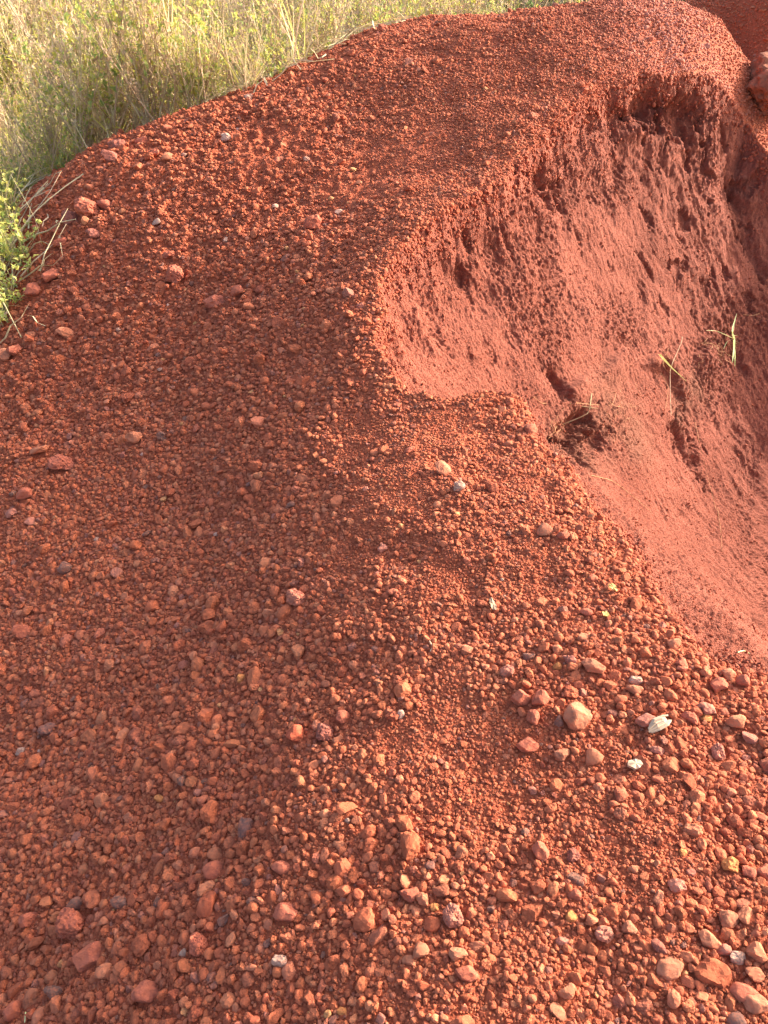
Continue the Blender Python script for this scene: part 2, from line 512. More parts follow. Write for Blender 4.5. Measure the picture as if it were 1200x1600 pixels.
# the wider ground, dropping under the heap
gx = np.concatenate([np.linspace(-90, -5, 24), np.linspace(-4.5, 7.5, 49), np.linspace(8, 90, 24)])
gy = np.concatenate([np.linspace(-60, -2, 16), np.linspace(-1.5, 12, 55), np.linspace(13, 160, 30)])
GX, GY = np.meshgrid(gx, gy)
edge_d = np.maximum(np.maximum(np.abs(GX) - half_w(np.clip(GY, Y0, Y1)), Y0 - GY), GY - Y1)   # >0 outside the heap sheet
inside_sheet = smooth(0.0, -0.6, edge_d)
cx = np.clip(GX, -half_w(np.clip(GY, Y0, Y1)), half_w(np.clip(GY, Y0, Y1))); cy = np.clip(GY, Y0, Y1)
ez = sample(Z, cx, cy) + CAM_H
base_far = -0.62 + 0.0 * GX
GZ = ez + (base_far - ez) * smooth(0.3, 4.0, edge_d) + 0.04 * perlin(GX * 0.7, GY * 0.7, 0 * GX, 51)
GZ = np.where(edge_d < 0.02, np.minimum(ez - 0.06, ez - 1.4 * inside_sheet), GZ - 0.03)
gi = np.arange(GX.size).reshape(GX.shape)
gq = np.stack([gi[:-1, :-1], gi[:-1, 1:], gi[1:, 1:], gi[1:, :-1]], -1).reshape(-1, 4)
ground = tag(link("ground", mesh_np("ground", np.stack([GX, GY, GZ], -1).reshape(-1, 3), gq), M_GROUND), "weedy red ground beyond the heap", kind="structure")


def ground_z(x, y):
    if abs(x) < half_w(min(max(y, Y0), Y1)) and Y0 < y < Y1:
        return float(height(np.array(x), np.array(y))) + CAM_H
    j = min(max(np.searchsorted(gx, x) - 1, 0), len(gx) - 2); i = min(max(np.searchsorted(gy, y) - 1, 0), len(gy) - 2)
    a = (y - gy[i]) / (gy[i + 1] - gy[i]); b = (x - gx[j]) / (gx[j + 1] - gx[j])
    return float(GZ[i, j] * (1 - a) * (1 - b) + GZ[i + 1, j] * a * (1 - b) + GZ[i, j + 1] * (1 - a) * b + GZ[i + 1, j + 1] * a * b)


# ------------------------------------------------------------------ rock shapes
def ico(sub):
    bm = bmesh.new(); bmesh.ops.create_icosphere(bm, subdivisions=sub, radius=1)
    v = np.array([x.co[:] for x in bm.verts]); f = np.array([[x.index for x in p.verts] for p in bm.faces]); bm.free()
    return v, f


ICO = {s: ico(s) for s in (1, 2, 3, 4, 5)}


def rock(seed, sub=3, cuts=11, rough=0.05, stretch=(1.0, 0.82, 0.68), lo=0.62, porous=0.0, lobes=0.0):
    r = np.random.default_rng(seed)
    v, f = ICO[sub]
    v = v.copy()
    rad = np.ones(len(v))
    n = r.normal(size=(cuts, 3)); n /= np.linalg.norm(n, axis=1)[:, None]
    h = r.uniform(lo, 0.93, cuts)
    for k in range(cuts):
        c = v @ n[k]
        lim = np.where(c > 0.05, h[k] / np.maximum(c, 0.05), 9)
        w = 0.009                                                        # soft minimum keeps the arrises worn
        rad = np.where(lim < rad + 0.2, -w * np.log(np.exp(-rad / w) + np.exp(-lim / w)), rad)
    s = seed * 3.7
    rad = rad * (1 + lobes * perlin(v[:, 0] * 1.3 + s, v[:, 1] * 1.3, v[:, 2] * 1.3, 60))
    rad = rad + rough * perlin(v[:, 0] * 3 + s, v[:, 1] * 3, v[:, 2] * 3, 61) + rough * 0.5 * perlin(v[:, 0] * 8 + s, v[:, 1] * 8, v[:, 2] * 8, 62)
    if porous:
        rad = rad - porous * np.maximum(0, perlin(v[:, 0] * 5 + s, v[:, 1] * 5, v[:, 2] * 5, 63) - 0.1) * 1.6
        rad = rad + porous * 0.4 * perlin(v[:, 0] * 14 + s, v[:, 1] * 14, v[:, 2] * 14, 64)
    v = v * rad[:, None] * np.array(stretch)
    v /= np.abs(v).max()
    return mesh_np("rock", v, f, False)


def proto_collection(name, meshes, mat):
    c = bpy.data.collections.new(name)
    for i, me in enumerate(meshes):
        me.materials.append(mat)
        c.objects.link(bpy.data.objects.new("%s_%03d" % (name, i), me))
    return c


def rnd_stretch(i):
    r = random.Random(i * 13 + 5)
    return (1.0, r.uniform(0.68, 0.98), r.uniform(0.5, 0.85))


STONES = [rock(100 + i, 3, random.Random(i).randint(6, 12), 0.06 + 0.04 * (i % 3), rnd_stretch(i), 0.46 + 0.03 * (i % 4), 0.16 * (i % 3 == 2), 0.22 * (i % 2)) for i in range(26)]
C_STONE = proto_collection("stone_kind", STONES, M_STONE_I)
CRUMBS = [rock(300 + i, 2, 7, 0.12, rnd_stretch(i + 50), 0.6) for i in range(10)]
C_CRUMB = proto_collection("crumb_kind", CRUMBS, M_STONE_I)
GRITS = [rock(400 + i, 1, 5, 0.12, rnd_stretch(i + 80), 0.6) for i in range(8)]
C_GRIT = proto_collection("grit_kind", GRITS, M_STONE_I)


def scatter(name, pos, rot, scl, idx, colr, coll, label):
    """one object of stuff: a cloud of points that carries copies of a few loose shapes"""
    me = bpy.data.meshes.new(name)
    n = len(pos)
    me.vertices.add(n); me.vertices.foreach_set("co", np.ascontiguousarray(pos, np.float32).ravel())
    a = me.attributes.new("turn", 'FLOAT_VECTOR', 'POINT'); a.data.foreach_set("vector", np.ascontiguousarray(rot, np.float32).ravel())
    a = me.attributes.new("size", 'FLOAT_VECTOR', 'POINT'); a.data.foreach_set("vector", np.ascontiguousarray(scl, np.float32).ravel())
    a = me.attributes.new("shape", 'INT', 'POINT'); a.data.foreach_set("value", np.ascontiguousarray(idx, np.int32))
    if colr is not None:
        a = me.attributes.new("stone_colour", 'FLOAT_COLOR', 'POINT')
        a.data.foreach_set("color", np.concatenate([colr, np.ones((n, 1))], 1).astype(np.float32).ravel())
    o = bpy.data.objects.new(name, me); COL.objects.link(o)
    g = bpy.data.node_groups.new(name + "_scatter", 'GeometryNodeTree')
    g.interface.new_socket("Geometry", in_out='INPUT', socket_type='NodeSocketGeometry')
    g.interface.new_socket("Geometry", in_out='OUTPUT', socket_type='NodeSocketGeometry')
    gi = g.nodes.new('NodeGroupInput'); go = g.nodes.new('NodeGroupOutput')
    iop = g.nodes.new('GeometryNodeInstanceOnPoints'); ci = g.nodes.new('GeometryNodeCollectionInfo')
    ci.inputs['Collection'].default_value = coll; ci.inputs['Separate Children'].default_value = True; ci.inputs['Reset Children'].default_value = True
    m2p = g.nodes.new('GeometryNodeMeshToPoints')
    g.links.new(gi.outputs[0], m2p.inputs['Mesh']); g.links.new(m2p.outputs[0], iop.inputs['Points'])
    g.links.new(ci.outputs[0], iop.inputs['Instance']); iop.inputs['Pick Instance'].default_value = True
    for nm, typ, sock in (("turn", 'FLOAT_VECTOR', 'Rotation'), ("size", 'FLOAT_VECTOR', 'Scale'), ("shape", 'INT', 'Instance Index')):
        na = g.nodes.new('GeometryNodeInputNamedAttribute'); na.data_type = typ; na.inputs[0].default_value = nm
        g.links.new(na.outputs[0], iop.inputs[sock])
    g.links.new(iop.outputs[0], go.inputs[0])
    md = o.modifiers.new("scatter", 'NODES'); md.node_group = g
    return tag(o, label, kind="stuff")


PAL = np.array([[0.385, 0.112, 0.052], [0.355, 0.095, 0.043], [0.41, 0.132, 0.064], [0.30, 0.082, 0.042], [0.31, 0.102, 0.060], [0.44, 0.165, 0.088], [0.28, 0.118, 0.086],
                [0.16, 0.090, 0.072], [0.48, 0.19, 0.095], [0.50, 0.26, 0.11], [0.56, 0.40, 0.31]])
PAL_W = np.array([30, 24, 20, 11, 8, 8, 2.2, 0.9, 1.8, 0.20, 0.015]); PAL_W = PAL_W / PAL_W.sum()


def colours(n):
    c = PAL[RNG.choice(len(PAL), n, p=PAL_W)]
    return c * RNG.uniform(0.82, 1.16, (n, 1)) * RNG.uniform(0.96, 1.04, (n, 3))


# ------------------------------------------------------------------ single stones that can be told apart (spot, width and height in the photograph, colour, label)
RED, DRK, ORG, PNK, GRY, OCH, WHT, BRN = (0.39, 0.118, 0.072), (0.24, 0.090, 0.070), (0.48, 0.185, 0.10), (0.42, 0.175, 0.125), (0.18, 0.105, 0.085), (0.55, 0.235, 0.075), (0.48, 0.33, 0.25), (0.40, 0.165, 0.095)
NAMED = [
    (900, 1112, 44, 50, BRN, "s", "largest smooth brown stone standing among the lower right gravel, left of the splintered wood chip"),
    (925, 1038, 36, 26, BRN, "s", "flat topped tan stone above the largest smooth brown stone, below the sandy rim"),
    (812, 1085, 28, 36, RED, "s", "upright red stone with a rounded top left of the largest smooth brown stone"),
    (843, 1088, 24, 34, RED, "s", "tall narrow red stone between the upright red stone and the largest brown one"),
    (873, 1123, 14, 22, GRY, "s", "small dark grey stone touching the left side of the largest brown stone"),
    (833, 1117, 20, 32, RED, "s", "slim upright red stone below left of the largest brown stone"),
    (1010, 1122, 36, 26, PNK, "s", "pale pinkish stone just above the splintered wood chip"),
    (992, 1060, 20, 22, WHT, "p", "chalky white and pink lump near the rim, above the pale pinkish stone"),
    (992, 1074, 26, 20, ORG, "s", "smooth orange stone beside the chalky lump near the rim"),
    (1105, 1105, 30, 24, PNK, "p", "hollow pale pitted stone with an open pore, right of the wood chip"),
    (1102, 1120, 18, 12, OCH, "s", "small mustard yellow stone under the hollow pitted stone"),
    (1078, 1117, 28, 26, RED, "s", "rounded red stone left of the hollow pitted stone"),
    (1148, 1125, 30, 28, ORG, "s", "bulky lit orange stone right of the mustard yellow stone"),
    (1170, 1150, 28, 22, PNK, "s", "wide pink stone below the bulky lit orange stone"),
    (1120, 1170, 20, 34, PNK, "p", "tall grey pink pitted stone on edge below the rounded red stone"),
    (1138, 1052, 26, 20, BRN, "s", "brown stone on the corner of the sandy rim"),
    (1160, 1060, 20, 30, RED, "s", "upright red stone on the rim corner beside the brown stone"),
    (1120, 1068, 28, 28, RED, "s", "round red stone below the brown rim stone"),
    (1065, 1035, 22, 20, RED, "s", "red stone half buried in the sandy rim near its lower end"),
    (1052, 1005, 22, 20, ORG, "s", "orange stone sitting on the very edge of the sandy rim"),
    (1065, 1040, 24, 14, RED, "s", "flat red stone leaning on the rim above the gravel corner"),
    (855, 1160, 34, 0, RED, "s", ""),
    (823, 1160, 34, 28, RED, "s", "round rough red clump left of the bare dust patch, below the slim upright stone"),
    (880, 1176, 28, 26, BRN, "s", "rounded brown stone right of the rough red clump"),
    (925, 1180, 30, 26, ORG, "s", "bright orange lit stone below the largest brown stone"),
    (1026, 1170, 22, 18, PNK, "s", "small lit pink stone below the wood chip"),
    (792, 1045, 24, 20, PNK, "p", "speckled pink stone on the left fringe of the coarse lower right stones"),
    (790, 1047, 16, 16, ORG, "s", "small orange stone beside the speckled pink stone"),
    (826, 1023, 20, 20, GRY, "s", "dark grey faceted stone above the speckled pink stone"),
    (871, 1014, 18, 18, ORG, "s", "small orange stone in the middle of the rim gravel"),
    (871, 1040, 14, 20, OCH, "s", "yellowish upright stone under the small orange rim stone"),
    (1080, 1292, 28, 30, ORG, "p", "knobbly lit orange lump alone on finer gravel near the right edge"),
    (1140, 1348, 24, 28, OCH, "p", "yellow brown knobbly stone below the lit orange lump"),
    (1067, 1331, 14, 10, OCH, "s", "tiny yellow stone left of the yellow brown knobbly stone"),
    (843, 1322, 24, 42, RED, "s", "long oblong red brown stone lying lengthways in the lower middle gravel"),
    (887, 1300, 0, 0, RED, "s", ""),
    (990, 1355, 18, 20, ORG, "s", "egg shaped orange stone right of the long oblong stone"),
    (895, 1333, 20, 26, DRK, "p", "dark pitted stone right of the long oblong stone"),
    (707, 1424, 30, 42, PNK, "p", "tall porous pink rock standing on end in the lower middle"),
    (662, 1400, 22, 26, ORG, "s", "lit orange stone left of the tall porous pink rock"),
    (640, 1393, 30, 28, RED, "s", "red stone left of the lit orange stone"),
    (680, 1415, 18, 16, OCH, "p", "blackened yellow stone between the lit orange stone and the porous pink rock"),
    (893, 1428, 24, 18, OCH, "s", "orange yellow lit stone left of the bright yellow stone"),
    (927, 1424, 12, 14, OCH, "p", "bright yellow crumbly stone in the lower right gravel"),
    (898, 1396, 22, 24, RED, "s", "round red stone above the bright yellow stone"),
    (944, 1456, 30, 28, PNK, "p", "porous pink ball below the bright yellow stone"),
    (983, 1446, 24, 24, BRN, "s", "angular tan stone right of the porous pink ball"),
    (880, 1468, 22, 20, PNK, "p", "small pitted pink stone left of the porous pink ball"),
    (1028, 1398, 20, 26, BRN, "s", "pitted brown stone right of the round bald dust patch"),
    (1058, 1380, 30, 24, PNK, "p", "broken purple pink stone above the round bald dust patch"),
    (728, 1516, 34, 26, RED, "s", "flat sided bright red stone below the tall porous pink rock"),
    (716, 1488, 28, 24, BRN, "s", "dusty brown stone directly above the flat sided bright red stone"),
    (656, 1482, 26, 28, BRN, "s", "blocky brown stone left of the dusty brown stone in the lower middle"),
    (640, 1497, 24, 18, ORG, "s", "lit orange stone with a pale cap below the blocky brown stone"),
    (885, 1546, 28, 26, ORG, "s", "pointed lit orange stone near the bottom, right of centre"),
    (872, 1578, 32, 20, BRN, "s", "broad flat brown stone under the pointed lit orange stone"),
    (1045, 1508, 40, 24, BRN, "s", "long tapering brown stone lying aslant near the lower right"),
    (1107, 1465, 36, 28, ORG, "s", "large lit orange stone with a flat crown in the lower right cluster"),
    (1130, 1482, 26, 24, PNK, "s", "pink stone touching the large lit orange stone"),
    (1152, 1493, 26, 20, WHT, "p", "chalky pale stone in the lower right cluster"),
    (1182, 1482, 32, 32, ORG, "s", "lit orange stone against the right edge of the lower right cluster"),
    (1136, 1432, 30, 32, BRN, "s", "round brown stone above the large lit orange stone"),
    (1165, 1427, 30, 22, ORG, "s", "wide orange stone right of the round brown stone"),
    (1178, 1518, 28, 24, ORG, "s", "lit orange stone just below the chalky pale stone"),
    (1160, 1545, 38, 28, RED, "s", "broad red stone near the bottom right corner"),
    (1178, 1564, 38, 26, BRN, "s", "wide brown slab of stone in the bottom right corner"),
    (1148, 1590, 30, 20, GRY, "s", "dark grey stone at the bottom edge near the right corner"),
    (1030, 1475, 28, 22, DRK, "s", "dark dusty stone left of the large lit orange stone"),
    (1190, 1360, 30, 26, RED, "s", "red stone cut by the right edge, level with the yellow brown knobbly stone"),
    (1168, 1358, 22, 30, RED, "s", "upright red stone beside the yellow brown knobbly stone"),
    (846, 1290, 20, 0, RED, "s", ""),
    (1088, 1352, 0, 0, RED, "s", ""),
    (465, 930, 34, 32, (0.38, 0.145, 0.095), "p", "dusty pinkish clod alone on fine gravel in the middle of the heap"),
    (508, 1140, 30, 36, DRK, "p", "dark pitted stone in the row of three near the centre"),
    (463, 1143, 32, 32, (0.46, 0.10, 0.05), "s", "bright brick red angular stone left of the dark pitted stone"),
    (535, 1118, 24, 28, RED, "s", "red stone right of the dark pitted stone near the centre"),
    (528, 1153, 18, 18, ORG, "s", "small orange stone under the dark pitted stone near the centre"),
    (36, 984, 28, 28, RED, "s", "big round red stone near the left edge, half way up"),
    (33, 1172, 18, 18, WHT, "p", "white crumbly lump near the left edge below the big round red stone"),
    (437, 1497, 26, 22, WHT, "p", "white porous lump in the lower left gravel"),
    (287, 1487, 14, 12, WHT, "s", "small white chip left of the white porous lump"),
    (537, 1578, 20, 18, OCH, "s", "ochre nugget near the bottom edge, left of centre"),
    (543, 1281, 9, 10, WHT, "s", "tiny white pebble in the middle of the lower gravel"),
    (250, 1245, 16, 16, OCH, "s", "pale ochre stone in the left gravel, below the big round red stone"),
    (24, 1574, 30, 34, RED, "s", "big egg shaped red stone in the bottom left corner"),
    (115, 1435, 48, 52, RED, "p", "largest rough red clod low on the left slope"),
    (140, 1490, 52, 34, RED, "s", "wide red clod below the largest rough red clod"),
    (230, 1546, 42, 38, RED, "s", "jagged red clod in the bottom left, right of the wide red clod"),
    (312, 1467, 28, 40, RED, "p", "upright flaky red clod left of the white porous lump"),
    (445, 1422, 42, 26, RED, "s", "notched red stone above the white porous lump"),
    (350, 1433, 18, 26, GRY, "s", "smooth upright grey stone above the upright flaky red clod"),
    (386, 1377, 16, 14, GRY, "s", "small smooth grey pebble above the smooth upright grey stone"),
    (88, 1544, 32, 26, GRY, "s", "grey dusty stone in the bottom left, right of the egg shaped red stone"),
    (48, 1432, 30, 32, RED, "s", "red stone left of the largest rough red clod"),
    (118, 1410, 26, 24, GRY, "s", "grey brown stone above the largest rough red clod"),
    (190, 1405, 30, 24, GRY, "s", "grey mottled stone right of the grey brown stone, lower left"),
    (336, 1357, 34, 24, RED, "s", "flat red stone in the lower left middle, above the smooth upright grey stone"),
    (440, 1352, 30, 26, RED, "s", "blocky red stone right of the small smooth grey pebble"),
    (488, 1430, 22, 0, RED, "s", ""),
    (627, 1115, 13, 15, WHT, "s", "smooth white pebble alone on red gravel right of the row of three"),
    (353, 215, 17, 13, WHT, "p", "white stone on the upper left of the heap, below the topmost white one"),
    (390, 152, 15, 14, WHT, "p", "topmost white stone close to the weeds on the heap skyline"),
    (288, 242, 11, 10, WHT, "s", "small cream stone left of the fine smooth patch on the upper heap"),
    (430, 322, 11, 9, WHT, "s", "small white stone left of the rough clod on the upper heap"),
    (353, 374, 9, 10, WHT, "s", "white chip below the small white stone on the upper heap"),
    (530, 331, 13, 9, WHT, "s", "flat white flake right of the rough clod on the upper heap"),
    (509, 352, 11, 8, GRY, "s", "bluish grey chip just right of the rough clod on the upper heap"),
    (479, 248, 9, 10, WHT, "s", "small cream pebble in the fine smooth patch on the upper heap"),
    (245, 347, 16, 9, WHT, "s", "flat pale chip among the upper left clods"),
    (185, 514, 9, 9, WHT, "s", "bright white pebble on the left slope level with the weed clump"),
    (250, 577, 8, 8, WHT, "s", "white pebble on the left slope below the bright white pebble"),
    (488, 346, 28, 32, RED, "p", "rough red clod between two white chips on the upper heap"),
    (140, 324, 42, 34, RED, "p", "largest lumpy clod on the upper left, near the weeds"),
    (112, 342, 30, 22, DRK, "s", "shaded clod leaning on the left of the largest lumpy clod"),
    (165, 320, 24, 20, RED, "s", "smaller red clod on the right of the largest lumpy clod"),
    (80, 431, 32, 24, RED, "s", "red clod beside the green weeds on the left edge"),
    (52, 452, 26, 22, RED, "s", "red clod touching the green weeds on the left edge"),
    (103, 519, 28, 20, ORG, "s", "orange lit clod below the green weeds on the left edge"),
    (24, 545, 22, 20, RED, "s", "round red stone under the weeds at the left edge"),
    (8, 552, 20, 24, BRN, "s", "brown stone cut by the left edge under the weeds"),
    (50, 522, 16, 14, ORG, "s", "small orange stone right of the straw at the left edge"),
    (275, 428, 30, 34, RED, "p", "rough red clod in the middle of the upper left slope"),
    (372, 455, 22, 24, RED, "s", "round red clod right of the rough clod on the upper left slope"),
    (336, 470, 32, 22, RED, "p", "flat red clod between two others on the upper left slope"),
    (210, 682, 26, 28, ORG, "s", "orange lit clod on the left slope, half way up"),
    (112, 572, 18, 12, ORG, "s", ""),
    (62, 702, 30, 16, ORG, "s", "flat orange stone on the left slope near the edge"),
    (100, 722, 44, 26, RED, "p", "wide pale topped clod on the left slope below the flat orange stone"),
    (40, 770, 26, 26, RED, "s", "red stone near the left edge below the wide pale topped clod"),
    (20, 800, 22, 18, PNK, "p", "pale crumbly stone at the left edge, level with the middle of the photo"),
    (48, 814, 18, 14, PNK, "s", "small pink stone right of the pale crumbly stone at the left edge"),
    (103, 886, 24, 24, GRY, "s", "greyish purple stone on the left slope"),
    (717, 759, 18, 20, WHT, "p", "pale grey stone in the middle of the top of the spur"),
    (693, 732, 34, 18, BRN, "s", "wide brown stone up left of the pale grey stone on the spur"),
    (795, 692, 14, 14, ORG, "s", "lit orange stone near the tip of the spur"),
    (640, 702, 16, 12, RED, "s", "rounded red stone on the fine dust of the spur"),
    (850, 827, 26, 16, BRN, "s", "brown stone near the rim, right of the middle gravel"),
    (885, 835, 0, 0, RED, "s", ""),
    (878, 836, 20, 16, RED, "s", "red stone right of the brown stone near the rim"),
    (916, 955, 18, 14, RED, "s", "reddish stone by the yellow leaf near the rim"),
    (910, 993, 20, 16, BRN, "s", "brown stone between the yellow leaves and the coarse lower right stones"),
    (730, 1015, 22, 14, BRN, "s", "lone brown stone in the fine gravel below the pale fallen leaf"),
    (455, 788, 15, 11, GRY, "s", "blue grey stone in the middle of the slope"),
    (597, 857, 18, 16, PNK, "s", "pale pink stone in the middle of the heap"),
    (152, 842, 9, 10, WHT, "s", "tiny white pebble high on the left slope above the greyish purple stone"),
    (378, 1059, 18, 12, OCH, "s", "flat yellowish stone on the slope left of centre"),
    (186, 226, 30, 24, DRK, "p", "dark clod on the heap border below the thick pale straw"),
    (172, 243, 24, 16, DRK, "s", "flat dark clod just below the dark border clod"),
    (222, 219, 22, 16, RED, "s", "red clod right of the dark border clod under the thick pale straw"),
    (240, 240, 22, 14, RED, "p", "crumbly red clod below the red border clod, right of the dark ones"),
    (262, 246, 20, 16, ORG, "s", "orange lit clod left of the small cream stone on the upper heap"),
    (95, 378, 24, 18, RED, "p", "crumbly red clod under the shaded leaning clod, near the green weeds"),
    (88, 360, 18, 14, RED, "s", "small red clod left of the shaded leaning clod"),
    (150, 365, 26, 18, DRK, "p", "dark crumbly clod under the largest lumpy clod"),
    (265, 398, 22, 16, RED, "p", "knobbly red clod above the rough clod on the upper left slope"),
    (600, 45, 20, 14, RED, "p", "dark clod on the skyline of the heap against the weeds"),
]
gravel_xy = []        # (x, y, r) already taken
OCC_R = 0.003
OX0, OX1, OY0, OY1 = -3.6, 4.3, 0.15, 8.6
ONX, ONY = int((OX1 - OX0) / OCC_R), int((OY1 - OY0) / OCC_R)
occ = np.zeros((ONY, ONX), np.uint8)


def stamp(x, y, r):
    i = int((y - OY0) / OCC_R); j = int((x - OX0) / OCC_R); k = max(1, int(r / OCC_R))
    i0, i1, j0, j1 = max(0, i - k), min(ONY, i + k + 1), max(0, j - k), min(ONX, j + k + 1)
    if i0 >= i1 or j0 >= j1: return
    yy, xx = np.ogrid[i0 - i:i1 - i, j0 - j:j1 - j]
    occ[i0:i1, j0:j1] |= (yy * yy + xx * xx <= k * k)


SINGLE_S = [rock(500 + i, 3, random.Random(i + 9).randint(7, 12), 0.06, (1, 0.9, 0.75), 0.50, 0.06 * (i % 2), 0.18 * (i % 3 != 1)) for i in range(14)]
SINGLE_P = [rock(600 + i, 3, 8, 0.08, (1, 0.9, 0.8), 0.62, 0.20, 0.2) for i in range(8)]
BIG_S = [rock(520 + i, 4, 10 + i, 0.04, (1, 0.9, 0.78), 0.6, 0, 0.1) for i in range(4)]
BIG_P = [rock(620 + i, 4, 8, 0.08, (1, 0.9, 0.8), 0.62, 0.20, 0.22) for i in range(4)]
for me in SINGLE_S + SINGLE_P + BIG_S + BIG_P: me.materials.append(M_STONE)


def normal_at(x, y):
    n = np.array([sample(NRM[..., k], x, y) for k in range(3)]); n = n / np.linalg.norm(n)
    return Vector(n) if n[2] > 0 else Vector(-n)


def put_stone(name, me, p, size, colr, label, cat, group=None, sink=0.25, rz=None):
    o = bpy.data.objects.new(name, me); COL.objects.link(o)
    rng = random.Random(hash((round(p[0] * 1e4), round(p[1] * 1e4))) & 0xFFFFFF)
    e = Euler((rng.uniform(-0.5, 0.5), rng.uniform(-0.5, 0.5), rng.uniform(0, 6.28) if rz is None else rz))
    o.rotation_euler = e
    o.scale = size
    o.location = (p[0], p[1], p[2] + CAM_H + min(size) * (0.75 - sink * 1.2))
    o.color = (*colr, 1)
    return tag(o, label, cat, group)


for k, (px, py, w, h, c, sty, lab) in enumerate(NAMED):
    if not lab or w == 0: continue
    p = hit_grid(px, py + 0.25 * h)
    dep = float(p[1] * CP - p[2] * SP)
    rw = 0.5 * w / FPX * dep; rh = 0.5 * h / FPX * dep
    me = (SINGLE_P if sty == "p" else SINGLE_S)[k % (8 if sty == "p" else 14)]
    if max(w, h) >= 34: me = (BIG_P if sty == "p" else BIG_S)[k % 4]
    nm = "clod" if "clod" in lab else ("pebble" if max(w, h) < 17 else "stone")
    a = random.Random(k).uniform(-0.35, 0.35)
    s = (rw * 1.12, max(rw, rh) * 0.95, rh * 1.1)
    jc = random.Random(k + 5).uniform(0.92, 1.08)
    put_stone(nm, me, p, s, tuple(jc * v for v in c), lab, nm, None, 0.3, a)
    stamp(p[0], p[1], max(rw, rh) * 0.9)
    gravel_xy.append((p[0], p[1], max(rw, rh)))

# ------------------------------------------------------------------ the gravel, packed size by size
fine = np.zeros_like(X)                      # bare, dusty patches with grit only
for (px, py, r) in [(690, 680, 0.20), (560, 690, 0.16), (620, 760, 0.22), (780, 1180, 0.17), (770, 1240, 0.12), (985, 1400, 0.035), (560, 850, 0.14), (720, 1130, 0.12), (640, 1150, 0.10), (830, 760, 0.10),
                    (840, 900, 0.14), (900, 1290, 0.12), (960, 1180, 0.07), (430, 235, 0.40), (560, 290, 0.35), (1020, 1310, 0.10), (700, 900, 0.12), (620, 250, 0.4), (680, 1230, 0.1)]:
    c = hit_grid(px, py)
    q = ((X - c[0]) ** 2 + (Y - c[1]) ** 2) / r ** 2
    fine = np.maximum(fine, np.exp(-q * q))
fine = np.clip(fine + 0.35 * perlin(X * 5, Y * 5, nz, 71) * smooth(-0.5, 0.2, X), 0, 1)
coarse_w = smooth(0.15, -0.55, X)             # bigger stones have rolled down the left slope
lumps = perlin(X * 3, Y * 3, nz, 72)
G_pos, G_r, G_lvl = [], [], []
# radius low, radius high (m), tries per m2, far limit of y, how much the fine patches keep it out, coverage test factor
CLASSES = [(0.019, 0.029, 70, 8.5, 1.0, 0.8), (0.0130, 0.0175, 400, 8.5, 1.0, 0.76), (0.0090, 0.0130, 3400, 8.5, 1.0, 0.72), (0.0064, 0.0092, 5600, 8.5, 0.95, 0.70),
           (0.0044, 0.0064, 11000, 5.4, 0.6, 0.66), (0.0030, 0.0044, 16000, 3.0, 0.2, 0.60)]
BIG_LIST = []
for ci_, (r0, r1, dens, ymax, keep, fac) in enumerate(CLASSES):
    n = int(dens * (OX1 - OX0) * (ymax - OY0))
    cx_ = RNG.uniform(OX0, OX1, n); cy_ = RNG.uniform(OY0, ymax, n)
    rr_ = RNG.uniform(r0, r1, n) ** 1.0
    ok = (np.abs(cx_) < 0.62 * cy_ + 0.75) & (np.abs(cx_) < half_w(cy_) - 0.03)
    cx_, cy_, rr_ = cx_[ok], cy_[ok], rr_[ok]
    dd_ = sample(D, cx_, cy_)
    ff_ = sample(fine, cx_, cy_); cw_ = sample(coarse_w, cx_, cy_); lu_ = sample(lumps, cx_, cy_)
    pr = (1 - keep * ff_)
    if ci_ <= 2: pr = pr * np.clip((0.08, 0.14, 0.26)[ci_] + 0.85 * cw_ + 0.35 * lu_ + (0.35 * smooth(0.3, 0.8, cx_) * smooth(1.7, 1.2, cy_)), 0.05, 1)
    far_ = smooth(2.9, 4.0, cy_) * smooth(0.7, -0.1, cx_)
    rr_ = rr_ * (1 + 0.06 * far_)
    edge_ = smooth(-1.3, -2.0, cx_) * far_
    if ci_ <= 1: pr = np.clip(0.5 * edge_ * (0.5 + lu_) + pr * (1 - 0.6 * far_) + (0.14 - 0.02 * ci_) * far_ * (0.6 + lu_), 0, 1)
    ok = ((dd_ < 0.006) | (RNG.uniform(size=len(cx_)) < (0.5 - 0.4 * smooth(2.3, 3.0, cy_)) * np.exp(-np.maximum(dd_, 0) / 0.018))) & (RNG.uniform(size=len(cx_)) < pr)
    cx_, cy_, rr_ = cx_[ok], cy_[ok], rr_[ok]
    ang = [(math.cos(a) * fac, math.sin(a) * fac) for a in (0, 1.047, 2.094, 3.1416, 4.19, 5.236)]
    for x, y, r in zip(cx_.tolist(), cy_.tolist(), rr_.tolist()):
        i = int((y - OY0) / OCC_R); j = int((x - OX0) / OCC_R)
        if not (0 <= i < ONY and 0 <= j < ONX) or occ[i, j]: continue
        bad = False
        for ca, sa in ang:
            ii = int((y + sa * r - OY0) / OCC_R); jj = int((x + ca * r - OX0) / OCC_R)
            if 0 <= ii < ONY and 0 <= jj < ONX and occ[ii, jj]: bad = True; break
        if bad: continue
        stamp(x, y, r * 0.86)
        G_pos.append((x, y)); G_r.append(r)
G_pos = np.array(G_pos); G_r = np.array(G_r)
gz = height(G_pos[:, 0], G_pos[:, 1])
gcol = colours(len(G_r))
pk = survey(1065, 62)                                # a patch of pale, pinkish grey gravel behind the cut
pw_ = np.exp(-(((G_pos[:, 0] - pk[0]) / 0.42) ** 2 + ((G_pos[:, 1] - pk[1]) / 0.8) ** 2))
pw_ = np.clip(pw_ * RNG.uniform(0.3, 1.3, len(G_r)), 0, 0.9)[:, None]
gcol = gcol * (1 - pw_) + np.array([0.46, 0.215, 0.165]) * pw_
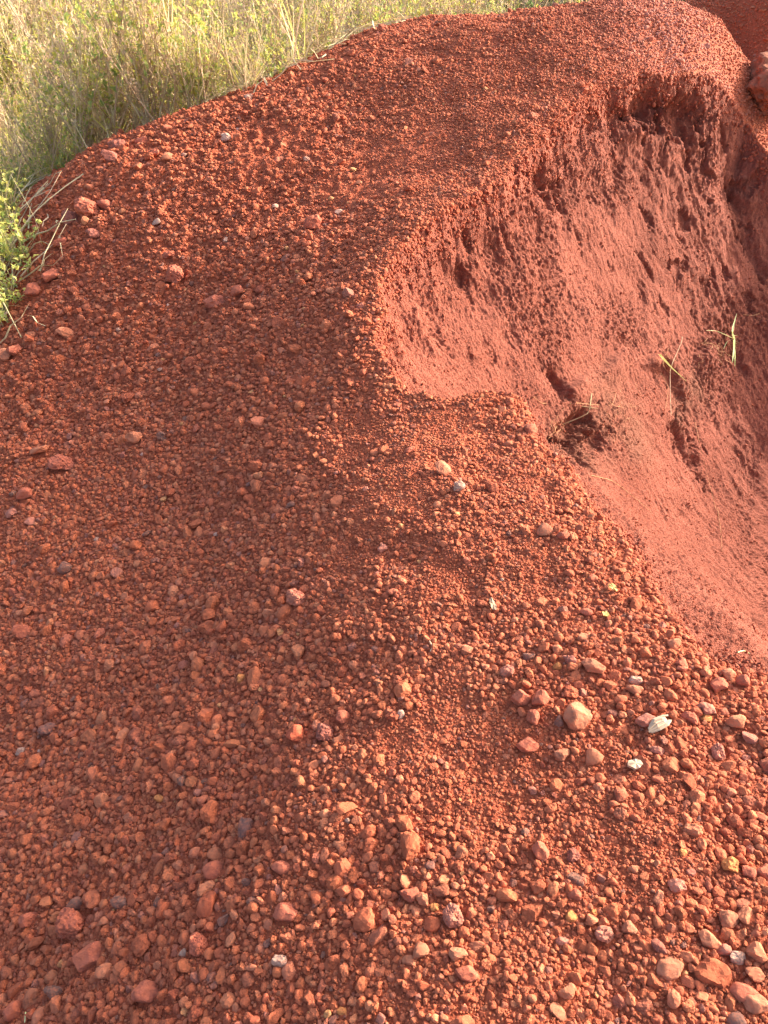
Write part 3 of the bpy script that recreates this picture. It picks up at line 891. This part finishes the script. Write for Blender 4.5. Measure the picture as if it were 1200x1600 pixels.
dep = G_pos[:, 1] * CP - gz * SP
scr_x = 600 + FPX * G_pos[:, 0] / dep
scr_y = 800 - FPX * (G_pos[:, 1] * SP + gz * CP) / dep
apparent = G_r / dep * ((scr_x > -10) & (scr_x < 1210) & (scr_y > -10) & (scr_y < 1610))
n_single = 300 - sum(1 for q in NAMED if q[6] and q[2])
order = np.argsort(-apparent)
single = np.zeros(len(G_r), bool); single[order[:max(0, n_single)]] = True
SIZES = RNG.uniform(0.86, 1.16, (len(G_r), 3)) * (G_r * 1.16)[:, None]
TURN = np.stack([RNG.uniform(-0.6, 0.6, len(G_r)), RNG.uniform(-0.6, 0.6, len(G_r)), RNG.uniform(0, 6.28, len(G_r))], -1)
LIFT = RNG.uniform(-0.15, 0.38, len(G_r)) * G_r
sel = ~single
big = sel & (G_r > 0.0044)
for nm, msk, coll, nsh, lab in (("gravel", big, C_STONE, len(STONES), "loose red laterite gravel covering the heap"), ("fine_gravel", sel & ~big, C_CRUMB, len(CRUMBS), "fine red gravel filling the gaps on the near heap")):
    pos = np.concatenate([G_pos[msk], (gz[msk] + CAM_H + LIFT[msk])[:, None]], 1)
    scatter(nm, pos, TURN[msk], SIZES[msk], RNG.integers(0, nsh, msk.sum()), gcol[msk], coll, lab)

# the largest of the packed stones, each an object of its own
SHARED = [rock(700 + i, 3, random.Random(i + 40).randint(6, 12), 0.07, rnd_stretch(i + 30), 0.48, 0.10 * (i % 3 == 1), 0.2 * (i % 2)) for i in range(12)]
for me in SHARED: me.materials.append(M_STONE)


def tone_word(c):
    if c[0] > 0.55 and c[1] > 0.35: return "pale"
    if c[1] > 0.22 and c[0] > 0.35: return "ochre"
    if c[0] < 0.20: return "dark"
    if c[1] / c[0] > 0.38: return "greyish"
    if c[0] > 0.42: return "orange"
    return "brick red"


def place_word(x, y):
    if y > 1400: row = "along the bottom of the heap"
    elif y > 1150: row = "low on the heap"
    elif y > 900: row = "half way up the near gravel"
    else: row = "higher up the heap"
    colw = "on the shaded left slope" if x < 330 else ("on the slope left of centre" if x < 600 else ("right of centre" if x < 880 else "near the sunlit right edge"))
    return row, colw


import re
CUT = re.compile(r" (in|on|below|above|near|left|right|at|between|with|alone|beside|touching|half|against|standing|lying|level|low|under|just|among|close|directly|leaning|sitting|by|high|from|up)\b")
HANDLES = [(q[0], q[1], CUT.split(q[6])[0]) for q in NAMED if q[6] and q[2]]
cnt = {}
for q in HANDLES: cnt[q[2]] = cnt.get(q[2], 0) + 1
HANDLES = [q for q in HANDLES if cnt[q[2]] == 1 and len(q[2].split()) > 1]
USED = set()


def near_label(i):
    x, y = scr_x[i], scr_y[i]
    for hx, hy, hn in sorted(HANDLES, key=lambda q: (q[0] - x) ** 2 + (q[1] - y) ** 2)[:9]:
        dx, dy = x - hx, y - hy
        v = "" if abs(dy) < 0.41 * abs(dx) else ("above" if dy < 0 else "below")
        h_ = "" if abs(dx) < 0.41 * abs(dy) else ("left" if dx < 0 else "right")
        dist = math.hypot(dx, dy)
        far = "close " if dist < 55 else ("a little way " if dist < 110 else "well ")
        way = (v + " and " + h_ + " of") if v and h_ else (v or h_ + " of")
        if v and h_: way = v + " and to the " + h_ + " of"
        elif h_: way = "to the " + h_ + " of"
        for extra in ("", "broad " if SIZES[i][0] > SIZES[i][1] else "narrow "):
            lab = "%s%s gravel stone %s%s the %s" % (extra, tone_word(gcol[i]), far, way, hn)
            if lab not in USED and len(lab.split()) <= 16:
                USED.add(lab); return lab
    return "%s rounded gravel stone packed among others of its kind" % tone_word(gcol[i])


for i in np.nonzero(single)[0]:
    row, colw = place_word(scr_x[i], scr_y[i])
    lab = near_label(i)
    o = bpy.data.objects.new("stone", SHARED[int(i) % 12]); COL.objects.link(o)
    o.location = (G_pos[i, 0], G_pos[i, 1], gz[i] + CAM_H + LIFT[i]); o.rotation_euler = TURN[i]; o.scale = SIZES[i]; o.color = (*gcol[i], 1)
    tag(o, lab, "stone", "%s gravel stones %s, %s" % (tone_word(gcol[i]), row, colw))

# grit between the stones close by
n = 150000
ty = RNG.uniform(0.2, 3.4, n) * RNG.uniform(0.5, 1, n); tx = RNG.uniform(-1, 1, n) * (0.62 * ty + 0.6)
ok = (sample(D, tx, ty) < 0.02) & (np.abs(tx) < half_w(ty) - 0.02)
ii = np.clip(((ty - OY0) / OCC_R).astype(int), 0, ONY - 1); jj = np.clip(((tx - OX0) / OCC_R).astype(int), 0, ONX - 1)
ok &= occ[ii, jj] == 0
tx, ty = tx[ok], ty[ok]
n = len(tx); rs = RNG.uniform(0.0014, 0.0036, n)
scatter("grit_gravel", np.stack([tx, ty, height(tx, ty) + CAM_H + rs * 0.3], -1), RNG.uniform(0, 6.28, (n, 3)), rs[:, None] * RNG.uniform(0.8, 1.2, (n, 3)),
        RNG.integers(0, len(GRITS), n), colours(n), C_GRIT, "red grit between the gravel stones")

# crumbs of earth clinging to the dug face and rolled to its rim
fi = np.nonzero((D.reshape(-1) > 0.0) & (np.abs(X.reshape(-1)) < 0.62 * Y.reshape(-1) + 0.5))[0]
dfl = D.reshape(-1)[fi]
pw = 0.05 + 3.5 * np.exp(-dfl / 0.05) + 0.5 * smooth(2.0, 1.2, Y.reshape(-1)[fi]) + 0.25 * smooth(0.15, 0.5, perlin(X.reshape(-1)[fi] * 3, Y.reshape(-1)[fi] * 3, Z.reshape(-1)[fi] * 3, 81))
pick = RNG.choice(fi, 13000, replace=True, p=pw / pw.sum())
pd = D.reshape(-1)[pick]
rs = RNG.uniform(0.0018, 0.0042, len(pick)) * (1 + 0.25 * Y.reshape(-1)[pick]) * np.where(pd < 0.05, 1.5, 1.0)
cc = np.array([0.27, 0.076, 0.044]) * RNG.uniform(0.85, 1.12, (len(pick), 1))
pp = flat[pick] + RNG.normal(0, 0.003, (len(pick), 3)) * [1, 1, 0.3]
scatter("earth_crumbs", pp, RNG.uniform(0, 6.28, (len(pick), 3)), rs[:, None] * RNG.uniform(0.7, 1.25, (len(pick), 3)), RNG.integers(0, len(CRUMBS), len(pick)), cc, C_CRUMB,
        "crumbs of red earth on the dug face and its rim")

# ------------------------------------------------------------------ the boulder on the far right
b_me = rock(905, 5, 9, 0.08, (1.0, 0.9, 0.85), 0.60, 0.09, 0.18)
b_me.materials.append(M_STONE)
bp_ = hit_grid(1190, 158)
bdep = float(bp_[1] * CP - bp_[2] * SP)
put_stone("boulder", b_me, bp_, (0.056 * bdep, 0.056 * bdep, 0.048 * bdep), (0.24, 0.095, 0.055), "big rounded brown boulder behind the dug face at the upper right edge", "boulder", None, 0.35, 0.4).location.x += 0.10


# ------------------------------------------------------------------ plants
class MB:
    def __init__(s): s.v = []; s.f = []; s.m = []

    def tube(s, pts, r0, r1, m, sides=3):
        base = len(s.v); n = len(pts)
        for k, p in enumerate(pts):
            p = Vector(p); t = (Vector(pts[min(k + 1, n - 1)]) - Vector(pts[max(k - 1, 0)])).normalized()
            a = t.orthogonal().normalized(); b = t.cross(a); r = r0 + (r1 - r0) * k / (n - 1)
            for q in range(sides):
                an = 2 * math.pi * q / sides
                s.v.append(p + a * (r * math.cos(an)) + b * (r * math.sin(an)))
        for k in range(n - 1):
            for q in range(sides):
                i, j = base + k * sides + q, base + k * sides + (q + 1) % sides
                s.f.append((i, j, j + sides, i + sides)); s.m.append(m)
        s.f.append(tuple(base + (n - 1) * sides + q for q in range(sides))); s.m.append(m)

    def leaf(s, p, d, up, L, w, m):
        d = d.normalized(); side = d.cross(up)
        if side.length < 1e-3: side = d.orthogonal()
        side.normalize(); nn = side.cross(d)
        b = len(s.v); p = Vector(p)
        s.v += [p, p + d * L * 0.45 + side * w + nn * w * 0.5, p + d * L - nn * L * 0.15, p + d * L * 0.45 - side * w + nn * w * 0.5, p + d * L * 0.5]
        s.f += [(b, b + 4, b + 1), (b + 1, b + 4, b + 2), (b, b + 3, b + 4), (b + 4, b + 3, b + 2)]; s.m += [m] * 4

    def blade(s, pts, w, m):
        b = len(s.v); n = len(pts)
        for k, p in enumerate(pts):
            p = Vector(p); t = (Vector(pts[min(k + 1, n - 1)]) - Vector(pts[max(k - 1, 0)])).normalized()
            sd = t.cross(Vector((0.3, 0.4, 0.85))); sd = sd.normalized() if sd.length > 1e-3 else t.orthogonal()
            ww = w * (1 - (k / (n - 1)) ** 1.6) + 0.0003
            fold = sd.cross(t) * ww * 0.35
            s.v += [p - sd * ww + fold, p, p + sd * ww + fold]
        for k in range(n - 1):
            i = b + 3 * k
            s.f += [(i, i + 1, i + 4, i + 3), (i + 1, i + 2, i + 5, i + 4)]; s.m += [m, m]

    def mesh(s, name, mats):
        me = bpy.data.meshes.new(name); me.from_pydata([tuple(x) for x in s.v], [], s.f)
        for m in mats: me.materials.append(m)
        me.polygons.foreach_set("material_index", s.m); me.update()
        return me


def bent(p, d, L, n, bend, rng, wob=0.06):
    pts = [Vector(p)]; d = d.normalized()
    for k in range(n):
        d = (d + Vector(bend) / n + Vector((rng.uniform(-wob, wob), rng.uniform(-wob, wob), rng.uniform(-wob, wob)))).normalized()
        pts.append(pts[-1] + d * L / n)
    return pts


def dirv(rng, tilt):
    a = rng.uniform(0, 6.283); t = rng.uniform(0, tilt)
    return Vector((math.sin(t) * math.cos(a), math.sin(t) * math.sin(a), math.cos(t)))


def weed(seed, kind, S=None, F=None):
    """kind: dry, leafy, straw, low. S takes stems (0 brown, 1 straw), F takes leaves (0 yellow green, 1 green, 2 withered)"""
    rng = random.Random(seed); S = S or MB(); F = F or MB()
    if kind in ("dry", "leafy"):
        for _ in range(rng.randint(2, 4)):
            H = rng.uniform(0.8, 1.5) * (0.85 if kind == "leafy" else 1)
            main = bent((rng.uniform(-.05, .05), rng.uniform(-.05, .05), -0.03), dirv(rng, 0.62), H, 8, (rng.uniform(-.3, .3), rng.uniform(-.3, .3), 0.15), rng)
            sm = 1 if rng.random() < 0.4 else 0
            S.tube(main, 0.0078, 0.0036, sm)
            for _b in range(rng.randint(8, 12)):
                k = rng.randint(0, 7); p = main[k].lerp(main[k + 1], rng.random()); L = rng.uniform(0.12, 0.36)
                br = bent(p, dirv(rng, 1.1) + Vector((0, 0, 0.2)), L, 4, (0, 0, 0.3), rng, 0.15)
                S.tube(br, 0.0040, 0.0020, sm)
                nl = rng.randint(3, 6) if kind == "dry" else rng.randint(6, 10)
                for _l in range(nl):
                    q = br[rng.randint(1, 4)] + Vector((rng.uniform(-.02, .02), rng.uniform(-.02, .02), rng.uniform(-.02, .02)))
                    m = (0 if rng.random() < 0.28 else (2 if rng.random() < .85 else 1)) if kind == "dry" else (0 if rng.random() < 0.55 else 1)
                    lz = rng.uniform(0.035, 0.075) if kind == "leafy" else rng.uniform(0.028, 0.060)
                    F.leaf(q, dirv(rng, 1.6), Vector((0, 0, 1)), lz, lz * rng.uniform(.26, .42), m)
    elif kind == "straw":
        for _ in range(rng.randint(12, 17)):
            L = rng.uniform(0.35, 1.0)
            pts = bent((rng.uniform(-.07, .07), rng.uniform(-.07, .07), -0.02), dirv(rng, 0.55), L, 6, (rng.uniform(-.6, .6), rng.uniform(-.6, .6), -0.45), rng, 0.08)
            if rng.random() < 0.3: S.tube(pts, 0.003, 0.0012, 1)
            else: F.blade(pts, rng.uniform(0.005, 0.010), rng.choice((2, 2, 3, 3, 0)))
    else:
        for _ in range(rng.randint(7, 11)):
            L = rng.uniform(0.15, 0.42)
            st = bent((rng.uniform(-.06, .06), rng.uniform(-.06, .06), -0.02), dirv(rng, 0.8), L, 5, (0, 0, 0.2), rng, 0.1)
            S.tube(st, 0.002, 0.001, 1)
            for _l in range(rng.randint(9, 14)):
                q = st[rng.randint(1, 5)] + Vector((rng.uniform(-.015, .015), rng.uniform(-.015, .015), rng.uniform(-.01, .01)))
                lz = rng.uniform(0.02, 0.045)
                F.leaf(q, dirv(rng, 1.5), Vector((0, 0, 1)), lz, lz * rng.uniform(.25, .4), 1 if rng.random() < 0.45 else 0)
    return S, F


SM = [M_STEM, M_STRAW]; FM = [M_LEAF, M_LEAF_G, M_DEAD, M_STRAW]
KINDS = ["dry"] * 5 + ["leafy"] * 4 + ["straw"] * 3 + ["low"] * 3
PLANTS = []
for i, kd in enumerate(KINDS):
    S, F = weed(900 + i, kd)
    PLANTS.append((kd, S.mesh("stem", SM), F.mesh("foliage", FM), S, F))

# whole plants for the thicket mass
c_thick = bpy.data.collections.new("thicket_kind")
for i, (kd, sm_, fm_, S, F) in enumerate(PLANTS):
    A = MB(); A.v = S.v + F.v; A.f = S.f + [tuple(q + len(S.v) for q in f) for f in F.f]; A.m = S.m + [m + 2 for m in F.m]
    c_thick.objects.link(bpy.data.objects.new("thicket_%03d" % i, A.mesh("thicket", SM + FM)))

# the edge where the weeds begin, in plan, surveyed from the photograph
EDGE_PX = [(-60, 560), (10, 505), (30, 440), (22, 360), (40, 285), (90, 250), (150, 225), (240, 190), (330, 160), (390, 142)]
EDGE = [tuple(survey(*p)[:2]) for p in EDGE_PX]
EDGE = [(EDGE[0][0] - 0.8, EDGE[0][1] - 1.2)] + EDGE


def edge_x(y):
    for a, b in zip(EDGE[:-1], EDGE[1:]):
        if min(a[1], b[1]) <= y <= max(a[1], b[1]) and abs(b[1] - a[1]) > 1e-6:
            return a[0] + (y - a[1]) / (b[1] - a[1]) * (b[0] - a[0])
    return EDGE[0][0] if y < EDGE[0][1] else None


EDGE_TOP = EDGE[-1]


def weed_side(x, y):
    """metres beyond the edge of the weeds (negative on the heap)"""
    best = 1e9; sgn = -1
    ex = edge_x(y)
    if ex is not None and x < ex: sgn = 1
    line = EDGE + [(EDGE_TOP[0] + 1.0, 7.35), (1.2, 7.75), (3.5, 8.9), (8, 10.5)]
    for a, b in zip(line[:-1], line[1:]):
        dx, dy = b[0] - a[0], b[1] - a[1]; L = dx * dx + dy * dy
        t = max(0, min(1, ((x - a[0]) * dx + (y - a[1]) * dy) / L))
        best = min(best, math.hypot(x - a[0] - t * dx, y - a[1] - t * dy))
        if x >= EDGE_TOP[0] and a[0] <= x <= b[0] and y > a[1] + (x - a[0]) / (b[0] - a[0]) * dy: sgn = 1
    if x < EDGE_TOP[0] and y > EDGE_TOP[1]: sgn = 1
    return sgn * best


spots = []
rng = random.Random(77)
for _ in range(60000):
    x = rng.uniform(-9.5, 6.5); y = rng.uniform(2.2, 15.5)
    if abs(x) > 0.60 * y + 1.6: continue
    s_ = weed_side(x, y)
    if s_ < 0 or s_ > 7.5: continue
    dn = 0.20 if s_ > 0.5 else 0.30
    if y < 6.3 and s_ < 0.8: dn = 0.75
    if rng.random() < dn: spots.append((x, y, s_))
rng.shuffle(spots)
spots = spots[:2900]
spots.sort(key=lambda q: q[2])
front = spots[:170]; rest = spots[170:]


def kind_for(x, y, s_):
    r = rng.random()
    if x < -1.7 and y < 6.2:
        if s_ < 0.45: return "straw" if r < 0.14 else "low"
        return "straw" if r < 0.35 else ("leafy" if r < 0.72 else ("low" if r < 0.85 else "dry"))
    if s_ < 0.25: return "straw" if r < 0.25 else ("low" if r < 0.55 else "dry")
    return "dry" if r < 0.74 else ("leafy" if r < 0.93 else "straw")


WL = {"dry": "dry brown weed with sparse leaves", "leafy": "bushy weed thick with pale green leaves", "straw": "tangle of bleached straw leaning outwards", "low": "low bright green leafy weed"}


def reg(x, y):
    dp = y * CP - (ground_z(x, y) - CAM_H) * SP
    px = 600 + FPX * x / dp
    if y < 5.0: return "at the left edge beside the red slope"
    if px < 70: return "behind the left edge straw bundle"
    if px < 150: return "at the foot of the longest leaning stalk"
    if px < 215: return "around the bent yellow stalk"
    if px < 290: return "behind the thick pale straw on the heap"
    if px < 350: return "at the skyline dip right of the thick straw"
    if px < 420: return "above the topmost white stone"
    if px < 520: return "on the skyline right of the topmost white stone"
    if px < 620: return "next to the dark clod on the skyline"
    return "behind the rounded top of the heap"


low_left = [tuple(survey(*p)[:2]) + (-1.0,) for p in ((12, 405), (26, 445), (6, 470), (30, 385), (4, 355), (20, 310), (14, 430), (-4, 400), (10, 500), (2, 440), (34, 415))]
broad = [(tuple(survey(512, 70)[:2]), 0.35), (tuple(survey(436, 105)[:2]), 0.3), (tuple(survey(428, 105)[:2]), 0.7)]
for (x, y, s_) in front + low_left:
    kd = "low" if s_ < 0 else kind_for(x, y, s_)
    c = [q for q in PLANTS if q[0] == kd]; pl = c[rng.randrange(len(c))]
    r = bpy.data.objects.new("weed_plant" if kd != "straw" else "straw_clump", None); COL.objects.link(r)
    sc = rng.uniform(0.8, 1.1) * (min(1, 0.36 + 0.62 * s_) if kd in ("dry", "leafy") else 1)
    if kd == "straw" and y < 5.6: sc *= 0.55
    r.location = (x, y, ground_z(x, y)); r.rotation_euler = (rng.uniform(-.1, .1), rng.uniform(-.1, .15), rng.uniform(0, 6.28)); r.scale = (sc, sc, sc)
    tag(r, "%s %s" % (WL[kd], reg(x, y)), "weed" if kd != "straw" else "straw", "%s %s" % ({"dry": "dry brown weeds", "leafy": "pale green leafy weeds", "straw": "straw tangles", "low": "low green weeds"}[kd], reg(x, y)))
    link("stem", pl[1], None, r)
    tag(link("foliage", pl[2], None, r), kind="stuff")
for (xy, back) in broad:
    x, y = xy[0] - 0.2 * back, xy[1] + back
    pl = PLANTS[13]
    r = bpy.data.objects.new("broad_weed", None); COL.objects.link(r); r.location = (x, y, ground_z(x, y)); r.rotation_euler = (0, 0, x * 9); r.scale = (1.7, 1.7, 1.9)
    tag(r, "green broad leaved weed " + {0.35: "on the skyline between the topmost white stone and the dark clod", 0.3: "just right of the topmost white stone", 0.7: "farther back above the topmost white stone"}[back], "weed")
    link("stem", pl[1], None, r); tag(link("foliage", pl[2], None, r), kind="stuff")
kid = {k: [i for i, q in enumerate(KINDS) if q == k] for k in set(KINDS)}
ri = [rng.choice(kid[kind_for(*s)]) for s in rest]
rp = np.array([(x, y, ground_z(x, y)) for (x, y, s_) in rest])
rsz = np.array([rng.uniform(0.8, 1.2) * (min(1, 0.36 + 0.62 * s_) if s_ < 1.3 else (1.15 if s_ > 2 else 1)) for (_, _, s_) in rest])
scatter("thicket_weeds", rp, np.stack([RNG.uniform(-.12, .12, len(rest)), RNG.uniform(-.12, .12, len(rest)), RNG.uniform(0, 6.28, len(rest))], -1), np.repeat(rsz[:, None], 3, 1), np.array(ri), None, c_thick,
        "dense thicket of dry weeds and grass behind the heap")


# ------------------------------------------------------------------ grass, roots, twigs and litter seen one by one
def world_hit(px, py, lift=0.0):
    p = hit_grid(px, py); n = normal_at(p[0], p[1])
    return Vector(p) + Vector((0, 0, CAM_H)) + n * lift


def strand(name, spots_, r0, r1, mat, label, cat, lift=0.012, blade=False, parent=None, width=None):
    p = [world_hit(x, y, (lift if not isinstance(lift, (list, tuple)) else lift[i])) for i, (x, y) in enumerate(spots_)]
    q = []
    for a, b in zip(p[:-1], p[1:]):
        for k in range(4): q.append(a.lerp(b, k / 4))
    q.append(p[-1])
    for k in range(1, len(q) - 1): q[k] = (q[k - 1] + q[k] * 2 + q[k + 1]) / 4
    A = MB()
    if blade: A.blade(q, width or r0, 0)
    else: A.tube(q, r0, r1, 0, 5)
    o = link(name, A.mesh(name, [mat]), None, parent)
    if label: tag(o, label, cat)
    return o


t = bpy.data.objects.new("grass_tuft", None); COL.objects.link(t)
tag(t, "tuft of bleached grass blades sprouting from the dug face on the right", "grass tuft")
c0 = (1137, 530)
for tip, wd, lf in (((1088, 519), .0085, .06), ((1134, 497), .0110, .07), ((1134, 568), .0100, .06), ((1140, 573), .0075, .05), ((1152, 542), .0030, .03), ((1146, 520), .0035, .05), ((1124, 545), .0025, .03), ((1149, 534), .0025, .04)):
    strand("blade", [c0, ((c0[0] + tip[0]) / 2, (c0[1] + tip[1]) / 2 - 1), tip], wd, 0, M_PALE, None, None, (0.045, lf * 0.9, lf), True, t, wd)
strand("green_grass_blade", [(1018, 562), (1042, 579), (1066, 598)], 0.006, 0.004, M_PALE, "single broad green white grass blade lying across the gully in the dug face", "grass blade", (.07, .08, .07), True, None, 0.012)
strand("dry_stalk", [(1058, 530), (1052, 534), (1046, 575), (1040, 648)], 0.0024, 0.0018, M_STEM, "long hooked dry stem hanging in the gully under the green grass blade", "stalk", (.05, .06, .07, .05))
strand("dry_stalk", [(1034, 572), (1036, 610), (1032, 640)], 0.0018, 0.0012, M_ROOT, "short thin dry stem left of the long hooked one in the gully", "stalk", .04)
strand("dry_twig", [(908, 612), (902, 640), (894, 672)], 0.0034, 0.0026, M_STRAW, "upright pale twig crossing two others under the overhang of the dug face", "twig", .07)
strand("dry_twig", [(880, 637), (905, 639), (930, 646)], 0.0026, 0.0018, M_STRAW, "level thin twig crossing the upright pale twig", "twig", .06)
strand("dry_twig", [(895, 628), (915, 632), (926, 634)], 0.0018, 0.0012, M_ROOT, "shortest brown twig above the level twig", "twig", .05)
strand("dry_twig", [(828, 622), (842, 633), (848, 630)], 0.0026, 0.0018, M_ROOT, "brown twig poking from the gravel rim beside the hollow", "twig", .02)
strand("trailing_root", [(920, 744), (955, 752), (985, 775), (1015, 802)], 0.0022, 0.0012, M_ROOT, "long thin root trailing down the dug face near the gravel rim", "root", .012)
strand("trailing_root", [(1083, 660), (1092, 700), (1104, 750), (1117, 798)], 0.0020, 0.0012, M_ROOT, "long thin root trailing straight down the middle of the dug face", "root", .012)
strand("trailing_root", [(1118, 795), (1124, 830), (1126, 862)], 0.0020, 0.0012, M_ROOT, "short root hanging lower on the dug face below the long straight one", "root", .012)
strand("trailing_root", [(1185, 490), (1175, 495), (1160, 492)], 0.0020, 0.0012, M_ROOT, "thin pale root right of the bleached grass tuft", "root", .012)


def root_mat(label, px, py, w, h, n, seed, mat=M_ROOT):
    rg = random.Random(seed)
    t = bpy.data.objects.new("root_tuft", None); COL.objects.link(t); tag(t, label, "roots")
    A = MB()
    for _ in range(n):
        x = px + rg.gauss(0, w * .45); y = py + rg.gauss(0, h * .4); a = rg.gauss(1.45, 0.75); L = rg.uniform(6, 24)
        p = [world_hit(x + math.cos(a) * L * k / 3 + rg.uniform(-2, 2), y + math.sin(a) * L * k / 3, rg.uniform(.006, .035)) for k in range(4)]
        if max((p[k] - p[k + 1]).length for k in range(3)) > 0.12: continue
        A.tube(p, rg.uniform(.0011, .0019), .0007, 0, 3)
    o = link("root_hairs", A.mesh("root_hairs", [mat]), None, t); tag(o, kind="stuff")


root_mat("mat of fine tan roots in the brown clay below the overhang", 968, 630, 38, 30, 18, 1)
root_mat("small knot of dry roots hanging beside the gravel rim", 866, 660, 8, 18, 10, 2)
root_mat("wisps of roots under the bleached grass tuft", 1110, 545, 22, 24, 26, 3)
root_mat("curled hair roots at the top of the gully by the green grass blade", 1040, 560, 10, 16, 12, 4)

# straws and stalks lying out over the heap at the edge of the weeds
for sp, r0, mt, lab, lf in [
    ([(200, 195), (222, 186), (262, 177)], .009, M_STRAW, "thick pale straw lying on the heap at the foot of the weeds", .04),
    ([(147, 148), (158, 180), (174, 219)], .005, M_STRAW, "yellow stalk bent down onto the heap left of the thick pale straw", (.35, .2, .02)),
    ([(30, 110), (85, 185), (140, 237)], .007, M_STRAW, "longest pale stalk leaning down to the heap at the upper left", (.5, .3, .03)),
    ([(-10, 245), (15, 268), (36, 290)], .013, M_STRAW, "broad bleached straw bundle at the left edge above the green weeds", (.25, .15, .05)),
    ([(0, 465), (18, 500), (38, 530)], .008, M_STRAW, "pale stalk leaning on the red slope at the left edge below the green weeds", (.25, .12, .02)),
    ([(60, 310), (66, 350), (67, 388)], .003, M_STRAW, "thin upright yellow stalk standing alone left of the largest lumpy clod", (.22, .12, .0)),
]:
    strand("straw_stalk", sp, r0 * .55, r0 * .35, mt, lab, "stalk", lf)


def chip(name, px, py, w, h, mat, label, cat, thick=0.004, ang=0.0, seed=1, jag=0.25):
    rg = random.Random(seed); p = world_hit(px, py, 0.008); dep = float(p[1] * CP - (p[2] - CAM_H) * SP)
    L = w / FPX * dep / 2; Wd = h / FPX * dep / 2 * 1.3
    bm = bmesh.new(); n = 14; ring = []
    for k in range(n):
        a = 2 * math.pi * k / n; f = 1 + rg.uniform(-jag, jag)
        ring.append((math.cos(a) * L * f, math.sin(a) * Wd * f, rg.uniform(-.002, .004)))
    up_ = [bm.verts.new((x, y, z + thick)) for x, y, z in ring]; lo_ = [bm.verts.new((x * .92, y * .92, z - thick)) for x, y, z in ring]
    cu = bm.verts.new((0, 0, thick * 1.8)); cl_ = bm.verts.new((0, 0, -thick))
    for k in range(n):
        j = (k + 1) % n
        bm.faces.new((up_[k], up_[j], cu)); bm.faces.new((lo_[j], lo_[k], cl_)); bm.faces.new((up_[j], up_[k], lo_[k], lo_[j]))
    bmesh.ops.recalc_face_normals(bm, faces=bm.faces)
    me = bpy.data.meshes.new(name); bm.to_mesh(me); bm.free()
    o = link(name, me, mat); n_ = normal_at(p[0], p[1])
    o.rotation_euler = (n_.to_track_quat('Z', 'X').to_matrix().to_4x4() @ Matrix.Rotation(0, 4, 'Z')).to_euler()
    o.rotation_euler = (0.15, 0.1, ang); o.location = p + Vector((0, 0, 0.006))
    return tag(o, label, cat)


def splinter():
    """bleached chip of split wood: a body of ridged fibres with ragged ends, and two loose slivers"""
    p = world_hit(1026, 1138, 0.0); dep = float(p[1] * CP - (p[2] - CAM_H) * SP); L = 44 / FPX * dep
    rg = random.Random(5); A = MB()
    for k in range(9):
        v = (k - 4) / 4 * L * 0.20
        a = -L / 2 * rg.uniform(0.55, 1.0); b = L / 2 * rg.uniform(0.6, 1.0)
        A.tube([(a, v * .5 - L * .05, 0.004), (a * .3, v, .008 + .003 * rg.random()), (b * .5, v * .9, .009 + .003 * rg.random()), (b, v * .55 + L * .02, .007)], L * .048, L * .03, 0, 6)
    o = link("wood_chip", A.mesh("wood_chip", [M_WOOD]))
    o.location = p + Vector((0, 0, 0.012)); o.rotation_euler = (0.25, -0.05, 0.42)
    tag(o, "splintered bleached wood chip lying right of the largest smooth brown stone", "wood chip")


splinter()
chip("wood_chip", 990, 1201, 24, 12, M_WOOD, "small oval bleached wood chip below the splintered one", "wood chip", 0.004, 0.3, 3, .15)
chip("fallen_leaf", 770, 950, 10, 18, M_WOOD, "pale cream fallen leaf on the gravel in the middle right", "leaf", 0.0015, 0.2, 4, .15)
M_YEL = plain_mat("yellowed leaf", (0.44, 0.28, 0.08), (0.55, 0.40, 0.14), 30, 0.6, 0.2)
chip("fallen_leaf", 956, 925, 10, 12, M_YEL, "upper yellow green fallen leaf near the sandy rim", "leaf", 0.0015, 0.7, 5, .15)
chip("fallen_leaf", 947, 966, 12, 9, M_YEL, "lower yellow fallen leaf near the sandy rim", "leaf", 0.0015, 1.3, 6, .15)
strand("pale_straw", [(1152, 1021), (1161, 1019), (1168, 1022)], .0016, .0012, M_PALE, "short curved pale straw on the sand at the right edge just above the rim corner", "straw", .006)
strand("dry_twig", [(44, 1588), (45, 1600)], .0014, .001, M_PALE, "thin pale twig at the very bottom left edge", "twig", .012)
strand("dry_twig", [(672, 1004), (676, 1012), (674, 1020)], .0016, .001, M_STEM, "small dark brown twig stuck in the fine gravel of the middle right", "twig", .008)

# dry straws and dead stalks fallen over the border of the weeds
LIT = MB(); rl = random.Random(31)
made = 0
while made < 520:
    x = rl.uniform(-4.5, 1.2); y = rl.uniform(3.4, 7.9)
    sd = weed_side(x, y)
    if not -0.30 < sd < 0.40 or (sd < 0 and rl.random() < 0.45): continue
    a = rl.uniform(0, 6.28); L = rl.uniform(0.12, 0.55); z0 = rl.uniform(0.0, 0.10)
    q = []
    for k in range(5):
        t_ = (k / 4 - 0.5) * L; xx = x + math.cos(a) * t_ + rl.uniform(-.01, .01); yy = y + math.sin(a) * t_ + rl.uniform(-.01, .01)
        q.append((xx, yy, ground_z(xx, yy) + 0.015 + z0 * (k / 4) + rl.uniform(0, .015)))
    if rl.random() < 0.55: LIT.tube(q, rl.uniform(.003, .007), .002, 0 if rl.random() < .5 else 1)
    else: LIT.blade(q, rl.uniform(.004, .009), 1)
    made += 1
tag(link("straw_litter", LIT.mesh("straw_litter", SM)), "dead straws fallen along the border of the weeds", kind="stuff")
